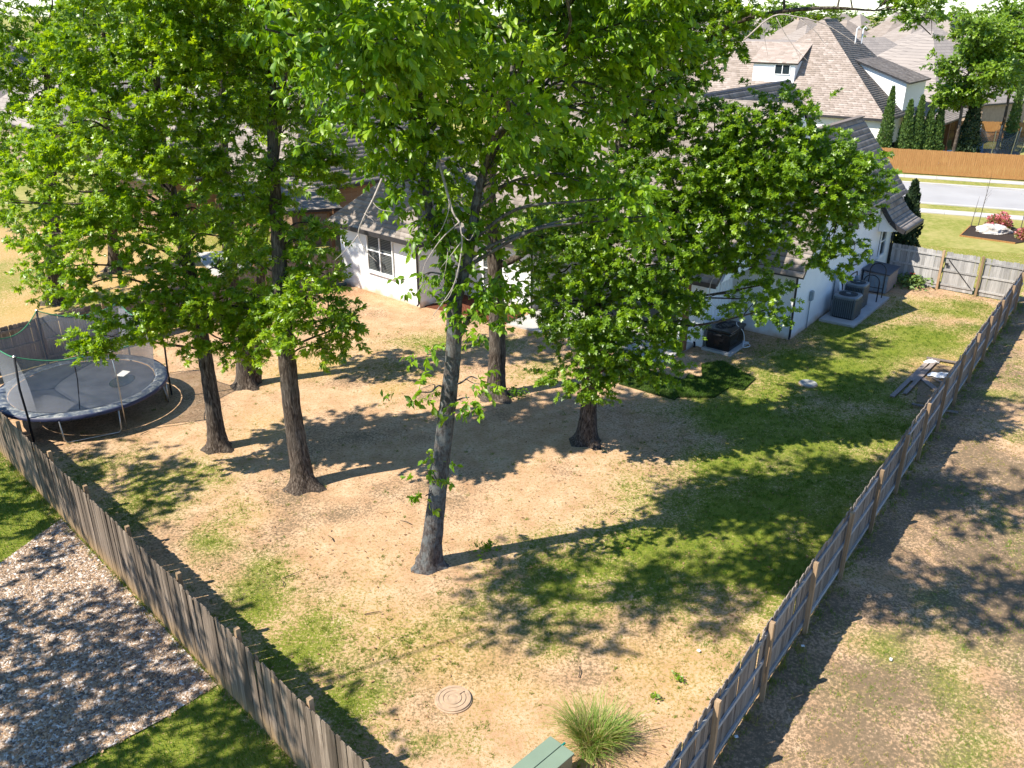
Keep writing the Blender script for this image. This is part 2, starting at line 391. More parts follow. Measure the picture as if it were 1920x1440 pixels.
# corner points of the lots
LF0, LF1 = np.array([-16.6, 23.98]), np.array([-0.6, 7.98])          # left fence line x+y=7.38
RF0, RF1 = np.array([0.7, 7.4]), np.array([23.2, 37.35])             # right fence line
BF0, BF1 = np.array([-21.8, 25.4]), np.array([-8.42, 40.6])          # back fence line
GF0, GF1 = np.array([18.75, 41.2]), np.array([23.2, 37.35])          # gate fence line
nx, ny = 270, 165
gx = np.linspace(-36, 42, nx); gy = np.linspace(5.5, 53, ny)
X, Y = np.meshgrid(gx, gy)
def side(px_, py_, a, b): return (b[0]-a[0])*(py_-a[1])-(b[1]-a[1])*(px_-a[0])
def masks(X, Y):
    """green / dry / red / dark amounts of the ground at X, Y"""
    gn = np.zeros_like(X); dr = np.zeros_like(X); rd = np.zeros_like(X); dk = np.zeros_like(X)
    inr = side(X, Y, RF0, RF1) > 0; inl = X + Y > 7.38; inb = side(X, Y, BF0, BF1) < 0; ing = side(X, Y, GF0, GF1) < 0
    inside = inr & inl & inb & ing
    XW = X+1.9*(vnoise(X, Y, 1.1, 61, 4)-.5); YW = Y+1.9*(vnoise(X, Y, 1.1, 62, 4)-.5)
    def blob(A, px, py, rx, ry, amt):
        c_ = gr(px, py); q = ((XW-c_[0])/rx)**2 + ((YW-c_[1])/ry)**2; np.copyto(A, np.maximum(A, amt*np.exp(-q*.9)))
    # green lawn on the right of the yard and by the side passage
    for b in [(1500,960,3.2,4.2,1.10),(1400,1010,3,3.5,1.10),(1240,1060,2.6,2.2,0.98),(1120,1050,2.2,1.5,0.94),(1050,1120,2.2,1.1,0.91),(1520,840,3,3.5,1.10),(1420,780,2.6,2.6,1.10),
              (1560,700,3.2,3,1.17),(1480,735,2.5,2.5,1.10),(1700,630,3.4,3.2,1.10),(1800,590,3,2.5,0.85),(1600,640,2.5,2.5,1.10),(1380,880,2,2.4,0.91),(1640,820,2.5,3,0.91),
              (940,640,1.4,1.2,.6),(800,640,2.0,1.2,.66),(760,690,1.6,1.0,.5),(1020,690,1.5,1.4,.6),
              (470,1110,1.0,1.9,.85),(560,1230,1.0,1.6,.9),(420,1010,.8,1.4,.7),(640,1350,.9,1.1,.85),(330,900,1.5,1.4,.75),(250,960,1.2,1.6,.8),(180,880,1.4,1.4,.7),(540,1310,.7,1.3,.7),(680,1260,1.1,1.1,.7),(780,1200,1.0,.8,.5),(900,1160,1.4,.7,.6),(1000,1190,1.3,.8,.6),(840,1390,.8,.6,.5),(620,1180,1.1,1.0,.6)]: blob(gn, *b)
    for b in [(640,690,3.4,1.5,.8),(760,720,2,1,.6),(860,1220,4,2.2,.62),(1200,1250,2.6,1.8,.6),(1050,1180,2.6,1.2,.62),(500,800,1.6,1.6,.4),(560,700,1.5,1.2,.6),(480,960,1.6,1.4,.3),
              (1480,1040,4,5,.5),(1700,660,6,6,.6),(620,1150,1.6,2,.5),(1000,1380,2,1,.25)]: blob(dr, *b)
    for b in [(1420,660,2.6,1.6,.9),(1300,730,2.4,1.4,.6),(1250,780,3,1.6,.55),(1560,620,1.8,1.4,.85),(1480,650,2,1.2,.9),(690,545,3.4,1.4,.8),(600,560,2.5,1.5,.6),(860,590,3,1.2,.45)]: blob(rd, *b)
    n = vnoise(X, Y, 1.3, 11, 4); n2 = vnoise(X, Y, 4.2, 5, 3)
    n3 = vnoise(X, Y, .55, 41, 3); gn = np.where(inside, gn*np.clip(.15+1.1*n+.75*n3-.1, .1, 1.4), 0); dr = np.where(inside, dr*(.6+.8*n2), 0); rd = np.where(inside, rd, 0)
    dk = np.where(inside, np.clip(vnoise(X, Y, 1.5, 31, 4)-.42, 0, 1)*1.9*(1-.6*gn), 0)
    # outside on the right: worn brown grass
    orr = ~inr
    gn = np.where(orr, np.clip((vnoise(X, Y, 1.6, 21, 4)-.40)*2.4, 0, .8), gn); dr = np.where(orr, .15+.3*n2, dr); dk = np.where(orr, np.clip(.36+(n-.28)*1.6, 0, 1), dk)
    # the neighbour's yard behind the back fence
    ob = (~inb) & inr
    gn = np.where(ob, np.clip((n2-.42)*2.4, 0, .9), gn); dr = np.where(ob, .5+.4*n, dr)
    # beyond the gate: front lawn
    og = (~ing) & inr & (X > 8)
    gn = np.where(og, .45+.4*n2, gn); dr = np.where(og, .55+.3*n, dr)
    # outside left: lush lawn base
    ol = ~inl
    gn = np.where(ol, 1.0, gn)
    return gn, dr, rd, dk
gn, dr, rd, dk = masks(X, Y)
Z = -.03 + .028*vnoise(X, Y, 2.4, 3, 3)
idx = np.arange(nx*ny).reshape(ny, nx)
Fq = np.stack([idx[:-1,:-1], idx[:-1,1:], idx[1:,1:], idx[1:,:-1]], -1).reshape(-1, 4)
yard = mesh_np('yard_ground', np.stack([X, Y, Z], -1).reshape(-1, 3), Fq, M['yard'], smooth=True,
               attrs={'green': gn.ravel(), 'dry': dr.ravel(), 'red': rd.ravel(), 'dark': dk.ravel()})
tag(yard, kind='structure')

# street side -----------------------------------------------------------------
RD = np.array([.923, -.384]); RN = np.array([.384, .923])
def strip(name, n0, n1, z0, z1, mat, a0=-140, a1=140):
    pts = [RD*a0+RN*n0, RD*a1+RN*n0, RD*a1+RN*n1, RD*a0+RN*n1]
    return tag(MB().prism(pts, z0, z1).build(name, mat), kind='structure')
strip('front_lawn', 53.2, 65.5, -.05, -.004, M['lawn'], -30, 60)
strip('road', 65.9, 73.5, -.10, -.03, M['road'])
strip('kerb', 65.5, 65.9, -.1, .06, M['concrete']); strip('kerb', 73.5, 73.9, -.1, .06, M['concrete'])
for k in range(-8, 14):
    for n0, n1 in ((62.4, 63.7), (75.8, 77.2)):
        o = strip('pavement', n0, n1, -.05, .045, M['concrete'], k*2.4+.01, k*2.4+2.39)
strip('far_verge', 73.9, 75.75, -.05, .02, M['lawn'], -60, 60)

# gravel bed and lush lawn outside the left fence ----------------------------
grav = [(-12.55,17.05),(-11.95,19.25),(-5.90,13.2),(-6.7,12.25),(-7.9,11.15),(-10.5,8.3),(-19,6.5),(-17,12.5)]
sheet('gravel_bed', grav, .012, M['gravel'])
N = 60000
px_ = rng.uniform(-13.2, -5.3, N); py_ = rng.uniform(9.6, 19.4, N)
k = inpoly(px_+rng.normal(0,.05,N), py_+rng.normal(0,.05,N), grav) & (px_+py_ < 7.33); px_, py_ = px_[k], py_[k]
n = len(px_)
OC = np.array([[1,0,0],[-1,0,0],[0,1,0],[0,-1,0],[0,0,1],[0,0,-.6]], float)
OT = np.array([[0,2,4],[2,1,4],[1,3,4],[3,0,4]])
sz = rng.uniform(.009, .024, (n, 1))*np.where(rng.random((n,1)) < .04, 2.0, 1)*np.stack([rng.uniform(.8,1.5,n), rng.uniform(.7,1.1,n), rng.uniform(.45,.8,n)], 1)
a = rng.uniform(0, 6.28, n); ca, sa = np.cos(a), np.sin(a)
tl = rng.normal(0, .35, (n, 2))
T = OC[None]*sz[:, None, :]
T[:, :, 2] += T[:, :, 0]*tl[:, :1]+T[:, :, 1]*tl[:, 1:]
V = np.empty((n, 6, 3)); V[:, :, 0] = T[:, :, 0]*ca[:, None]-T[:, :, 1]*sa[:, None]+px_[:, None]; V[:, :, 1] = T[:, :, 0]*sa[:, None]+T[:, :, 1]*ca[:, None]+py_[:, None]; V[:, :, 2] = T[:, :, 2]+.016
tint = np.repeat(np.clip(rng.normal(.43, .20, n), 0, 1), 6)
o = mesh_np('gravel', V.reshape(-1,3), (OT[None]+6*np.arange(n)[:,None,None]).reshape(-1,3), M['pebble'], attrs={'tint': tint})
tag(o, 'multicoloured pebble gravel spread outside the weathered picket fence', 'gravel', kind='stuff')

# grass: single blades, one triangle each ------------------------------------
def blades(name, P, h, lean, wdt, tint, mat):
    n = len(P); a = rng.uniform(0, 6.283, n); d = np.stack([np.cos(a), np.sin(a), np.zeros(n)], 1); s_ = np.stack([-d[:,1], d[:,0], d[:,2]], 1)
    tip = P + d*(h*lean)[:, None] + np.array([0,0,1])*(h*np.sqrt(np.clip(1-lean**2, .05, 1)))[:, None]
    V = np.stack([P - s_*wdt[:,None]/2, P + s_*wdt[:,None]/2, tip], 1).reshape(-1, 3)
    return mesh_np(name, V, np.arange(3*n).reshape(n, 3), mat, attrs={'tint': np.repeat(tint, 3)})
def tufts(n, x0, x1, y0, y1, dens, nb, spread):
    x = rng.uniform(x0, x1, n); y = rng.uniform(y0, y1, n); gn_, dr_, rd_, dk_ = masks(x, y)
    pr = dens(x, y, gn_, dr_); k = rng.random(n) < pr; x, y, gn_, dr_ = x[k], y[k], gn_[k], dr_[k]
    m = len(x); X_ = np.repeat(x, nb)+rng.normal(0, spread, m*nb); Y_ = np.repeat(y, nb)+rng.normal(0, spread, m*nb)
    return np.stack([X_, Y_, np.full(m*nb, -.02)], 1), np.repeat(gn_, nb), np.repeat(dr_, nb), np.repeat(rng.random(m), nb)
HOUSE_OUT = [(-8.3,40.5),(-4.1,36.7),(-2.4,38.7),(.83,36.1),(5.5,30.2),(7.5,31.3),(9.3,33.5),(11.33,32.63),(19.36,42.9),(12,52),(-12,52)]
def dens_yard(x, y, gn_, dr_):
    near = 1.0
    p = np.clip((gn_-.10)*1.6, 0, .9)+.5*np.clip(dr_-.15, 0, 1)+.03
    p *= ~inpoly(x, y, HOUSE_OUT); p *= (side(x, y, RF0, RF1) > .1) & (x+y > 7.5) & (side(x, y, BF0, BF1) < 0) & (side(x, y, GF0, GF1) < 0)
    return p
P, gn_, dr_, rr = tufts(82000, -20, 24, 8, 41, dens_yard, 9, .04)
h = rng.uniform(.03, .085, len(P))*(.7+.5*np.clip(gn_, 0, 1)); tint = np.clip(.30+.62*gn_-.25*dr_+.3*(rr-.5)+rng.normal(0, .12, len(P)), 0, 1)
o = blades('grass', P, h, rng.uniform(.2, .95, len(P)), rng.uniform(.009, .02, len(P)), tint, M['grass'])
tag(o, 'thin patchy grass growing in the sandy back yard', 'grass', kind='stuff')
# discrete weed tufts standing out of the bare soil
n = 9000; x = rng.uniform(-17, 18, n); y = rng.uniform(8.5, 34, n); g1, d1, r1, k1 = masks(x, y)
k = (rng.random(n) < np.clip(.10+.9*g1+.55*d1+.5*(vnoise(x, y, 2.2, 55, 3)-.5), 0, 1)*np.clip(1.25-(y-8)/30, .15, 1)) & (side(x, y, RF0, RF1) > .15) & (x+y > 7.55) & (side(x, y, BF0, BF1) < -.1) & ~inpoly(x, y, HOUSE_OUT)
x, y = x[k], y[k]; m = len(x); nbl = 26; rad = rng.uniform(.02, .075, m)
P = np.stack([np.repeat(x, nbl)+rng.normal(0, 1, m*nbl)*np.repeat(rad, nbl), np.repeat(y, nbl)+rng.normal(0, 1, m*nbl)*np.repeat(rad, nbl), np.full(m*nbl, -.015)], 1)
o = blades('grass', P, rng.uniform(.03, .075, m*nbl), rng.uniform(.2, .9, m*nbl), rng.uniform(.008, .016, m*nbl), np.clip(np.repeat(rng.uniform(.35, 1, m), nbl)+rng.normal(0, .1, m*nbl), 0, 1), M['grass'])
tag(o, 'small separate green tufts dotted over the bare yard', 'grass', kind='stuff')
def dens_out(x, y, gn_, dr_):
    return (np.clip((gn_-.1)*1.0, 0, 1)+.3)*(side(x, y, RF0, RF1) < -.15)*(y < 40)
P, gn_, dr_, rr = tufts(50000, 2, 34, 7, 40, dens_out, 10, .045)
h = rng.uniform(.03, .08, len(P)); tint = np.clip(.12+.75*gn_+.25*(rr-.5)+rng.normal(0, .12, len(P)), 0, 1)
o = blades('grass', P, h, rng.uniform(.4, .98, len(P)), rng.uniform(.009, .018, len(P)), tint, M['grass'])
tag(o, 'worn brown grass outside the rail side of the right fence', 'grass', kind='stuff')
# lush lawn outside left
N = 150000
x = rng.uniform(-18, -1.5, N); y = rng.uniform(7.5, 24, N)
k = (x+y < 7.34) & ~inpoly(x, y, grav); k &= (np.abs(x+12) < 9)
x, y = x[k], y[k]; P = np.stack([x, y, np.full(len(x), -.02)], 1)
tint = np.clip(.25+.6*vnoise(x, y, .8, 77, 3)+rng.normal(0, .15, len(x)), 0, 1)
o = blades('grass', P, rng.uniform(.07, .13, len(P)), rng.uniform(.2, .8, len(P)), rng.uniform(.010, .02, len(P)), tint, M['lush'])
tag(o, 'lush dark green lawn beside the gravel outside the left fence', 'grass', kind='stuff')
# dry oak leaves and chips scattered on the soil
N = 14000
x = rng.uniform(-18, 16, N); y = rng.uniform(8.5, 40, N); k = (x+y > 7.7) & (side(x, y, RF0, RF1) > .2) & (side(x, y, BF0, BF1) < -.2) & ~inpoly(x, y, HOUSE_OUT) & (vnoise(x, y, 2.5, 91, 3) > .42+.2*rng.random(N))
x, y = x[k], y[k]; n = len(x); a = rng.uniform(0, 6.28, n); L = rng.uniform(.02, .055, n); W = L*rng.uniform(.25, .5, n)
d = np.stack([np.cos(a), np.sin(a), rng.normal(0, .25, n)], 1); s_ = np.stack([-np.sin(a), np.cos(a), rng.normal(0, .25, n)], 1); P = np.stack([x, y, np.full(n, .012)], 1)
V = np.stack([P-d*L[:,None], P+s_*W[:,None], P+d*L[:,None], P-s_*W[:,None]], 1).reshape(-1, 3)
o = mesh_np('leaf_litter', V, np.arange(4*n).reshape(n, 4), M['litter'], attrs={'tint': np.repeat(rng.random(n), 4)})
tag(o, 'fallen brown leaves and bark chips lying on the sandy soil', 'leaf litter', kind='stuff')

# ================================================================== fences
def picket_mesh(name, wd, ht, th=.016, ear=.035, mat=None):
    pts = [(-wd/2,0),(wd/2,0),(wd/2,ht-ear),(wd/2-ear*.8,ht),(-wd/2+ear*.8,ht),(-wd/2,ht-ear)]
    v = [(x, -th/2, z) for x, z in pts]+[(x, th/2, z) for x, z in pts]
    f = [tuple(range(6)), tuple(range(11, 5, -1))]+[(i, i+6, (i+1) % 6+6, (i+1) % 6) for i in range(6)]
    me = bpy.data.meshes.new(name); me.from_pydata(v, [], f); me.update(); me.materials.append(mat); return me
def bar_mesh(name, sx, sy, sz, mat, cham=.004):
    mb = MB().box((0,0,0), (sx, sy, sz)); me = bpy.data.meshes.new(name); me.from_pydata(mb.v, [], mb.f); me.update(); me.materials.append(mat); return me
def put(name, me, loc, rot, parent):
    o = bpy.data.objects.new(name, me); COL.objects.link(o); o.location = loc; o.rotation_euler = rot
    setparent(o, parent); return o
def fence(label, p0, p1, rail_side, mat_p, mat_r, mat_o, ht=1.80, post_h=1.86, sp=2.44, first=0.6, wd=.1462, pitch=.1445, rails=(.22,.92,1.58), skip=None, cat='fence', name='picket_fence', posts=True, z0=0.02, sink=None):
    p0, p1 = np.array(p0, float), np.array(p1, float); L = np.linalg.norm(p1-p0); d = (p1-p0)/L; ang = math.atan2(d[1], d[0])
    nrm = np.array([-d[1], d[0]])*rail_side
    root = empty(name, (p0[0], p0[1], 0), label, cat)
    var = [picket_mesh('picket', wd, ht+dz, mat=mat_p) for dz in (0, -.018, .012, .004, -.008)]
    n = int(L/pitch)
    for i in range(n):
        s_ = (i+.5)*pitch
        if skip and skip[0] < s_ < skip[1]: continue
        q = p0+d*s_+nrm*(.003 if i % 2 else -.003); put('picket', var[random.randrange(5)], (q[0], q[1], z0+random.uniform(-.012,.012)), (random.gauss(0,.006), random.gauss(0,.006), ang+random.gauss(0,.007)), root)
    nb = int(math.ceil((L-first)/sp)); stops = [0.0]+[first+i*sp for i in range(nb) if first+i*sp < L-.3]+[L]
    for a_, b_ in zip(stops[:-1], stops[1:]):
        if skip and skip[0] < (a_+b_)/2 < skip[1]: continue
        for rz_ in rails:
            me = bar_mesh('rail', b_-a_-.006, .038, .089, mat_r); q = p0+d*((a_+b_)/2)+nrm*(.008+.021)
            put('rail', me, (q[0], q[1], z0+rz_+random.uniform(-.012,.012)), (0, random.gauss(0,.003), ang), root)
    pm = bar_mesh('post', .089, .089, post_h+.1, mat_o)
    if posts:
        for s_ in stops[1:-1]:
            q = p0+d*s_+nrm*(.008+.042+.047); put('post', pm, (q[0], q[1], z0+post_h/2-.05+random.uniform(-.02,.02)), (random.gauss(0,.008), random.gauss(0,.008), ang), root)
    return root
fence('weathered grey picket fence beside the gravel bed, picket side facing outward', LF0, LF1, 1, M['wood_grey'], M['wood_grey'], M['wood_post'], first=1.55, post_h=1.885)
fence('long brown grey fence with posts and rails showing, right edge of the yard', RF0, RF1, -1, M['wood_brown'], M['wood_rail'], M['wood_post'], first=2.0, post_h=1.84, sp=2.42)
fence('brown back fence behind the black net trampoline', BF0, BF1, -1, M['wood_brown'], M['wood_brown'], M['wood_post'], first=1.3)
GL = np.linalg.norm(GF1-GF0)
fence('grey side fence beside the house wall, with rails facing the yard', GF0, GF0+(GF1-GF0)*(2.45/GL), -1, M['wood_rail'], M['wood_rail'], M['wood_post'], first=2.25, sp=2.5)
gdir = (GF1-GF0)/GL
groot = fence('wooden yard gate with a dark diagonal brace rod between two tan posts', GF0+gdir*2.50, GF0+gdir*4.0, -1, M['wood_rail'], M['wood_rail'], M['wood_post'], cat='gate', name='yard_gate', posts=False, first=5)
gn2 = np.array([gdir[1], -gdir[0]])
p = GF0+gdir*2.62+gn2*.09; q = GF0+gdir*3.85+gn2*.09
MB().tube([(p[0],p[1],1.55),(q[0],q[1],.30)], .016, 6).build('brace_rod', M['black_metal'], groot)
MB().box((*(GF0+gdir*2.62+gn2*.10), 1.25), (.16,.03,.12), rz=math.atan2(gdir[1],gdir[0])).build('latch', M['black_metal'], groot)
for s_, l in ((2.40,'tan gate post nearest the deck box'),(4.12,'tan gate post at the right end of the gate')):
    q = GF0+gdir*s_+gn2*.1; o = MB().box((q[0],q[1],.94), (.10,.10,1.9), rz=math.atan2(gdir[1],gdir[0])).build('gate_post', M['wood_post']); tag(o, l, 'post', 'posts of the yard gate')
fence('short grey fence between gate and the long right fence', GF0+gdir*4.18, GF1, -1, M['wood_rail'], M['wood_rail'], M['wood_post'], first=5, posts=False)
# far stained fence across the street: pickets too small to tell apart
a0, a1 = RD*(-12)+RN*78.2, RD*22+RN*78.2
fr = empty('stained_fence', (*a0, 0), 'orange brown stained picket fence across the street', 'fence')
mb = MB(); L = 34.0; nseg = int(L/.145)
for i in range(nseg):
    q = a0+RD*(i+.5)*.145; mb.box((q[0], q[1]+random.uniform(-.008,.008), .95+random.uniform(-.02,.02)), (.136,.018,1.9), rz=math.atan2(RD[1],RD[0])+random.gauss(0,.02))
tag(mb.build('pickets', M['wood_orange'], fr), kind='stuff')
mb = MB().beam((*(a0+RN*.03), .14), (*(a1+RN*.03), .14), .04, .2); mb.beam((*(a0+RN*.04), 1.5), (*(a1+RN*.04), 1.5), .04, .09); mb.build('rail', M['wood_orange'], fr)
mb = MB().beam((*(a0-RN*.04), .12), (*(a1-RN*.04), .12), .03, .22).build('kick_board', M['wood_orange'], fr)
# ================================================================== houses
def V3(*a): return Vector(a)
def shingles(parent, poly, course=.2, tabw=.33, th=.016, mat=None, name='shingles', gap=.05):
    """stepped shingle courses on a planar convex polygon whose first edge is the eave"""
    P = [Vector(p) for p in poly]; n = len(P); nn = Vector((0,0,0))
    for i in range(n): nn += P[i].cross(P[(i+1) % n])
    nn.normalize()
    if nn.z < 0: nn = -nn
    e = (P[1]-P[0]).normalized(); sl = nn.cross(e)
    if sl.z < 0: sl = -sl
    q = [((p-P[0]).dot(e), (p-P[0]).dot(sl)) for p in P]
    ymax = max(y for _, y in q)
    def span(y):
        xs = []
        for i in range(n):
            (x0, y0), (x1, y1) = q[i], q[(i+1) % n]
            if (y0-y)*(y1-y) <= 0 and abs(y1-y0) > 1e-7: xs.append(x0+(x1-x0)*(y-y0)/(y1-y0))
        return (min(xs), max(xs)) if len(xs) >= 2 else None
    vv, ff, tt = [], [], []
    k = 0; y = 0.0
    while y < ymax-.02:
        y1 = min(y+course, ymax-.004); yt = y+(y1-y)*(1-gap); a = span(y+.002); b = span(yt)  # gap bares the near-black deck, drawing each course's shadow line
        if a and b:
            m = max(1, int(round((a[1]-a[0])/tabw))); off = random.random()
            cuts = [0]+sorted(min(.999, max(.001, (i+off+random.uniform(-.18,.18))/m)) for i in range(m))+[1]
            for c0, c1 in zip(cuts[:-1], cuts[1:]):
                if c1-c0 < 1e-4: continue
                h = th*random.uniform(.7,1.5); base = len(vv)
                def pt(yy, xx, hh): return tuple(P[0]+e*xx+sl*yy+nn*hh)
                xa0, xa1 = a[0]+(a[1]-a[0])*c0, a[0]+(a[1]-a[0])*c1; xb0, xb1 = b[0]+(b[1]-b[0])*c0, b[0]+(b[1]-b[0])*c1
                vv += [pt(y,xa0,h), pt(y,xa1,h), pt(yt,xb1,h), pt(yt,xb0,h), pt(y,xa0,-.01), pt(y,xa1,-.01)]
                ff += [(base,base+1,base+2,base+3), (base+4,base+5,base+1,base)]
                tt += [min(1, max(0, random.gauss(.5,.24)))]*6
        y += course; k += 1
    o = mesh_np(name, vv, ff, mat or M['shingle'], parent, attrs={'tint': tt}); return tag(o, kind='stuff')
def roofpart(parent, poly, mat=None, course=.2, th=.14, tabw=.33, name='roof', lines=True, deckmat=None, gap=.05):
    P = [Vector(p) for p in poly]; nn = Vector((0,0,0))
    for i in range(len(P)): nn += P[i].cross(P[(i+1) % len(P)])
    if nn.z < 0: P = [P[1], P[0]]+P[:1:-1]
    o = MB().slab([tuple(p) for p in P], th).build(name, deckmat or M['trim_dark'], parent)  # default dark deck shows between courses as painted row shadow
    if lines: shingles(o, [tuple(p) for p in P], course, tabw, mat=mat, gap=gap)
    return o
def hip_faces(o, a, b, La, Lb, z, oh, pitch, gable=False):
    """rect footprint origin o, unit axes a,b. ridge along a when La>=Lb. returns polygons (eave edge first)"""
    o, a, b = np.array(o, float), np.array(a, float), np.array(b, float)
    if Lb > La:
        o = o+b*Lb; a, b, La, Lb = -b, a, Lb, La
    c = [o-a*oh-b*oh, o+a*(La+oh)-b*oh, o+a*(La+oh)+b*(Lb+oh), o-a*oh+b*(Lb+oh)]
    half = Lb/2+oh; rz_ = z+half*pitch
    ins = 0.0 if gable else half
    r0 = o-a*oh+a*ins+b*(Lb/2); r1 = o+a*(La+oh)-a*ins+b*(Lb/2)
    C = [(*p, z) for p in c]; R0, R1 = (*r0, rz_), (*r1, rz_)
    fs = [[C[0],C[1],R1,R0],[C[2],C[3],R0,R1]]
    if not gable: fs += [[C[1],C[2],R1],[C[3],C[0],R0]]
    return fs, C, R0, R1
def fascia(parent, C, h=.2):
    mb = MB(); n = len(C)
    for i in range(n):
        p, q = Vector(C[i]), Vector(C[(i+1) % n]); mb.beam(p+Vector((0,0,-.02)), q+Vector((0,0,-.02)), .05, h)
    return mb.build('fascia', M['trim_dark'], parent)
def window(parent, c, dirx, nrm, wd, ht, cols=2, rows=2, blinds=True, sill=True, frame=.05):
    """window centred at c on a wall; dirx along the wall, nrm outward"""
    c, dx, nr = Vector(c), Vector((*dirx, 0)), Vector((*nrm, 0)); up = Vector((0,0,1)); rz = math.atan2(dx.y, dx.x)
    root = MB().box(c+nr*.012, (wd, .02, ht), rz=rz).build('window', M['glass'], parent)
    mb = MB()
    for s_ in (-1, 1):
        mb.box(c+dx*s_*(wd/2-frame/2)+nr*.05, (frame, .07, ht), rz=rz); mb.box(c+up*s_*(ht/2-frame/2)+nr*.053, (wd, .07, frame), rz=rz)
    for i in range(1, cols): mb.box(c+dx*(-wd/2+wd*i/cols)+nr*.052, (frame*1.3, .06, ht), rz=rz)
    for i in range(1, rows): mb.box(c+up*(-ht/2+ht*i/rows)+nr*.047, (wd, .05, frame), rz=rz)
    mb.build('window_frame', M['white'], root)
    if blinds:
        mb = MB(); k = int(ht/.075)
        for i in range(k): mb.box(c+up*(-ht/2+(i+.5)*ht/k)+nr*.026, (wd-.1, .004, .045), rz=rz)
        mb.build('blinds', M['blind'], root)
    if sill: MB().box(c-up*(ht/2+.045)+nr*.05, (wd+.12, .12, .09), rz=rz).build('sill', M['white'], root)
    return root
def downspout(parent, base, top_z, nrm, off=.07):
    b = Vector((base[0], base[1], 0))+Vector((*nrm, 0))*off
    MB().tube([(b.x,b.y,top_z), (b.x,b.y,.18), (b.x+nrm[0]*.10,b.y+nrm[1]*.10,.10)], .045, 6).build('downspout', M['black_metal'], parent)

# ---------------------------------------------------- the white house of this yard
U = np.array([.616, .787]); W = np.array([.787, -.616])     # along the side wall / outward from it
P0 = np.array([11.33, 32.63])
def S(s_, t_, z): q = P0+U*s_-W*t_; return (q[0], q[1], z)
hs = empty('white_house', (4.0, 42.0, 0), 'white painted brick house with taupe shingle roofs behind the oak trees', 'house')
def wallpoly(pts, th, mat, parent=hs, name='wall'):
    return MB().slab(pts, th).build(name, mat, parent)
def orient(pts, nrm):   # make polygon face nrm
    P = [Vector(p) for p in pts]; nn = Vector((0,0,0))
    for i in range(len(P)): nn += P[i].cross(P[(i+1) % len(P)])
    return pts if nn.dot(Vector((*nrm, 0) if len(nrm) == 2 else nrm)) > 0 else pts[::-1]
# side wall by the condensers: narrow gable then eave wall
wallpoly(orient([S(0,0,-.1), S(13,0,-.1), S(13,0,4.3), S(5.6,0,4.3), S(2.75,0,6.3), S(0,0,3.25)], W), .25, M['brick_R'])
wallpoly(orient([S(0.004,.25,-.1), S(.004,3.2,-.1), S(.004,3.2,3.25), S(.004,.25,3.25)], -U), .25, M['brick_F'])
wallpoly(orient([S(12.99,.25,-.1), S(12.99,7,-.1), S(12.99,7,4.2), S(12.99,2.8,7.2), S(12.99,.25,4.2)], U), .25, M['brick_F'])
# narrow gable roof (ridge runs away from the side wall)
roofpart(hs, [S(-.45,-.35,2.78), S(-.45,7.5,2.78), S(2.75,7.5,6.5), S(2.75,-.35,6.5)], course=.26, gap=.13)
roofpart(hs, [S(5.9,7.5,3.6), S(5.9,-.35,3.6), S(2.752,-.35,6.5), S(2.752,7.5,6.5)], course=.26, gap=.13)
# long roof over the side wall; wide dark gaps stand for its row shadows
roofpart(hs, [S(4.6,-.35,3.95), S(13.35,-.35,3.95), S(13.35,2.5,7.4), S(4.6,2.5,7.4)], course=.30, tabw=.30, gap=.17)
roofpart(hs, [S(13.35,6.2,3.4), S(4.6,6.2,3.4), S(4.6,2.502,7.4), S(13.35,2.502,7.4)], course=.27)
roofpart(hs, [S(4,4.4,5.4), S(15,4.4,5.4), S(15,7.08,8.87), S(4,7.08,8.87)], course=.30, tabw=.30, gap=.17)
roofpart(hs, [S(15,10.5,4.4), S(4,10.5,4.4), S(4,7.082,8.87), S(15,7.082,8.87)], course=.3)
MB().beam(S(4.6,2.5,7.43), S(13.38,2.5,7.43), .30, .05).build('ridge_cap', M['shingle'], hs)
# flared lower roof at the street end
fl = [(0.02,3.95),(-.25,3.5),(-.55,3.12),(-.9,2.86),(-1.25,2.72)]
for i in range(4):
    (t0,z0),(t1,z1) = fl[i],fl[i+1]
    roofpart(hs, [S(10.3,t1,z1), S(13.35,t1,z1), S(13.35,t0,z0), S(10.3,t0,z0)], course=.27, tabw=.30, th=.1, gap=.17)  # wide gaps draw the row shadows here too
mb = MB()
for i in range(4):
    (t0,z0),(t1,z1) = fl[i],fl[i+1]; mb.beam(S(10.24,t0,z0-.06), S(10.24,t1,z1-.06), .08, .22)
mb.beam(S(10.24,-1.28,2.66), S(13.4,-1.28,2.66), .05, .16); mb.build('fascia', M['trim_dark'], hs)
MB().slab([S(10.35,-.02,2.5), S(10.35,-.9,2.62), S(10.35,-.6,2.95), S(10.35,-.02,3.7)], .06).build('bracket', M['white'], hs)
window(hs, S(11.4,0,1.85), U, W, .85, 1.5, 1, 2, blinds=False)
downspout(hs, S(-.06,-.02,0)[:2], 3.0, (-U+W*.2)/1.02)
downspout(hs, S(12.9,-.02,0)[:2], 2.6, W)
# board and batten chase next to the patio
K = np.array([7.58, 31.85])
def Cc(s_, t_, z): q = K+U*s_-W*t_; return (q[0], q[1], z)
MB().prism([Cc(0,0,0)[:2], Cc(2.4,0,0)[:2], Cc(2.4,1.1,0)[:2], Cc(0,1.1,0)[:2]], -.1, 4.9).build('chase', M['white'], hs)
for i in range(9):
    p = Cc(.03+i*.29, -.012, 2.4); MB().box(p, (.045,.03,4.9), rz=math.atan2(U[1],U[0])).build('batten', M['white'], hs)
for i in range(4):
    p = Cc(-.012, .05+i*.33, 2.4); MB().box(p, (.03,.045,4.9), rz=math.atan2(U[1],U[0])).build('batten', M['white'], hs)
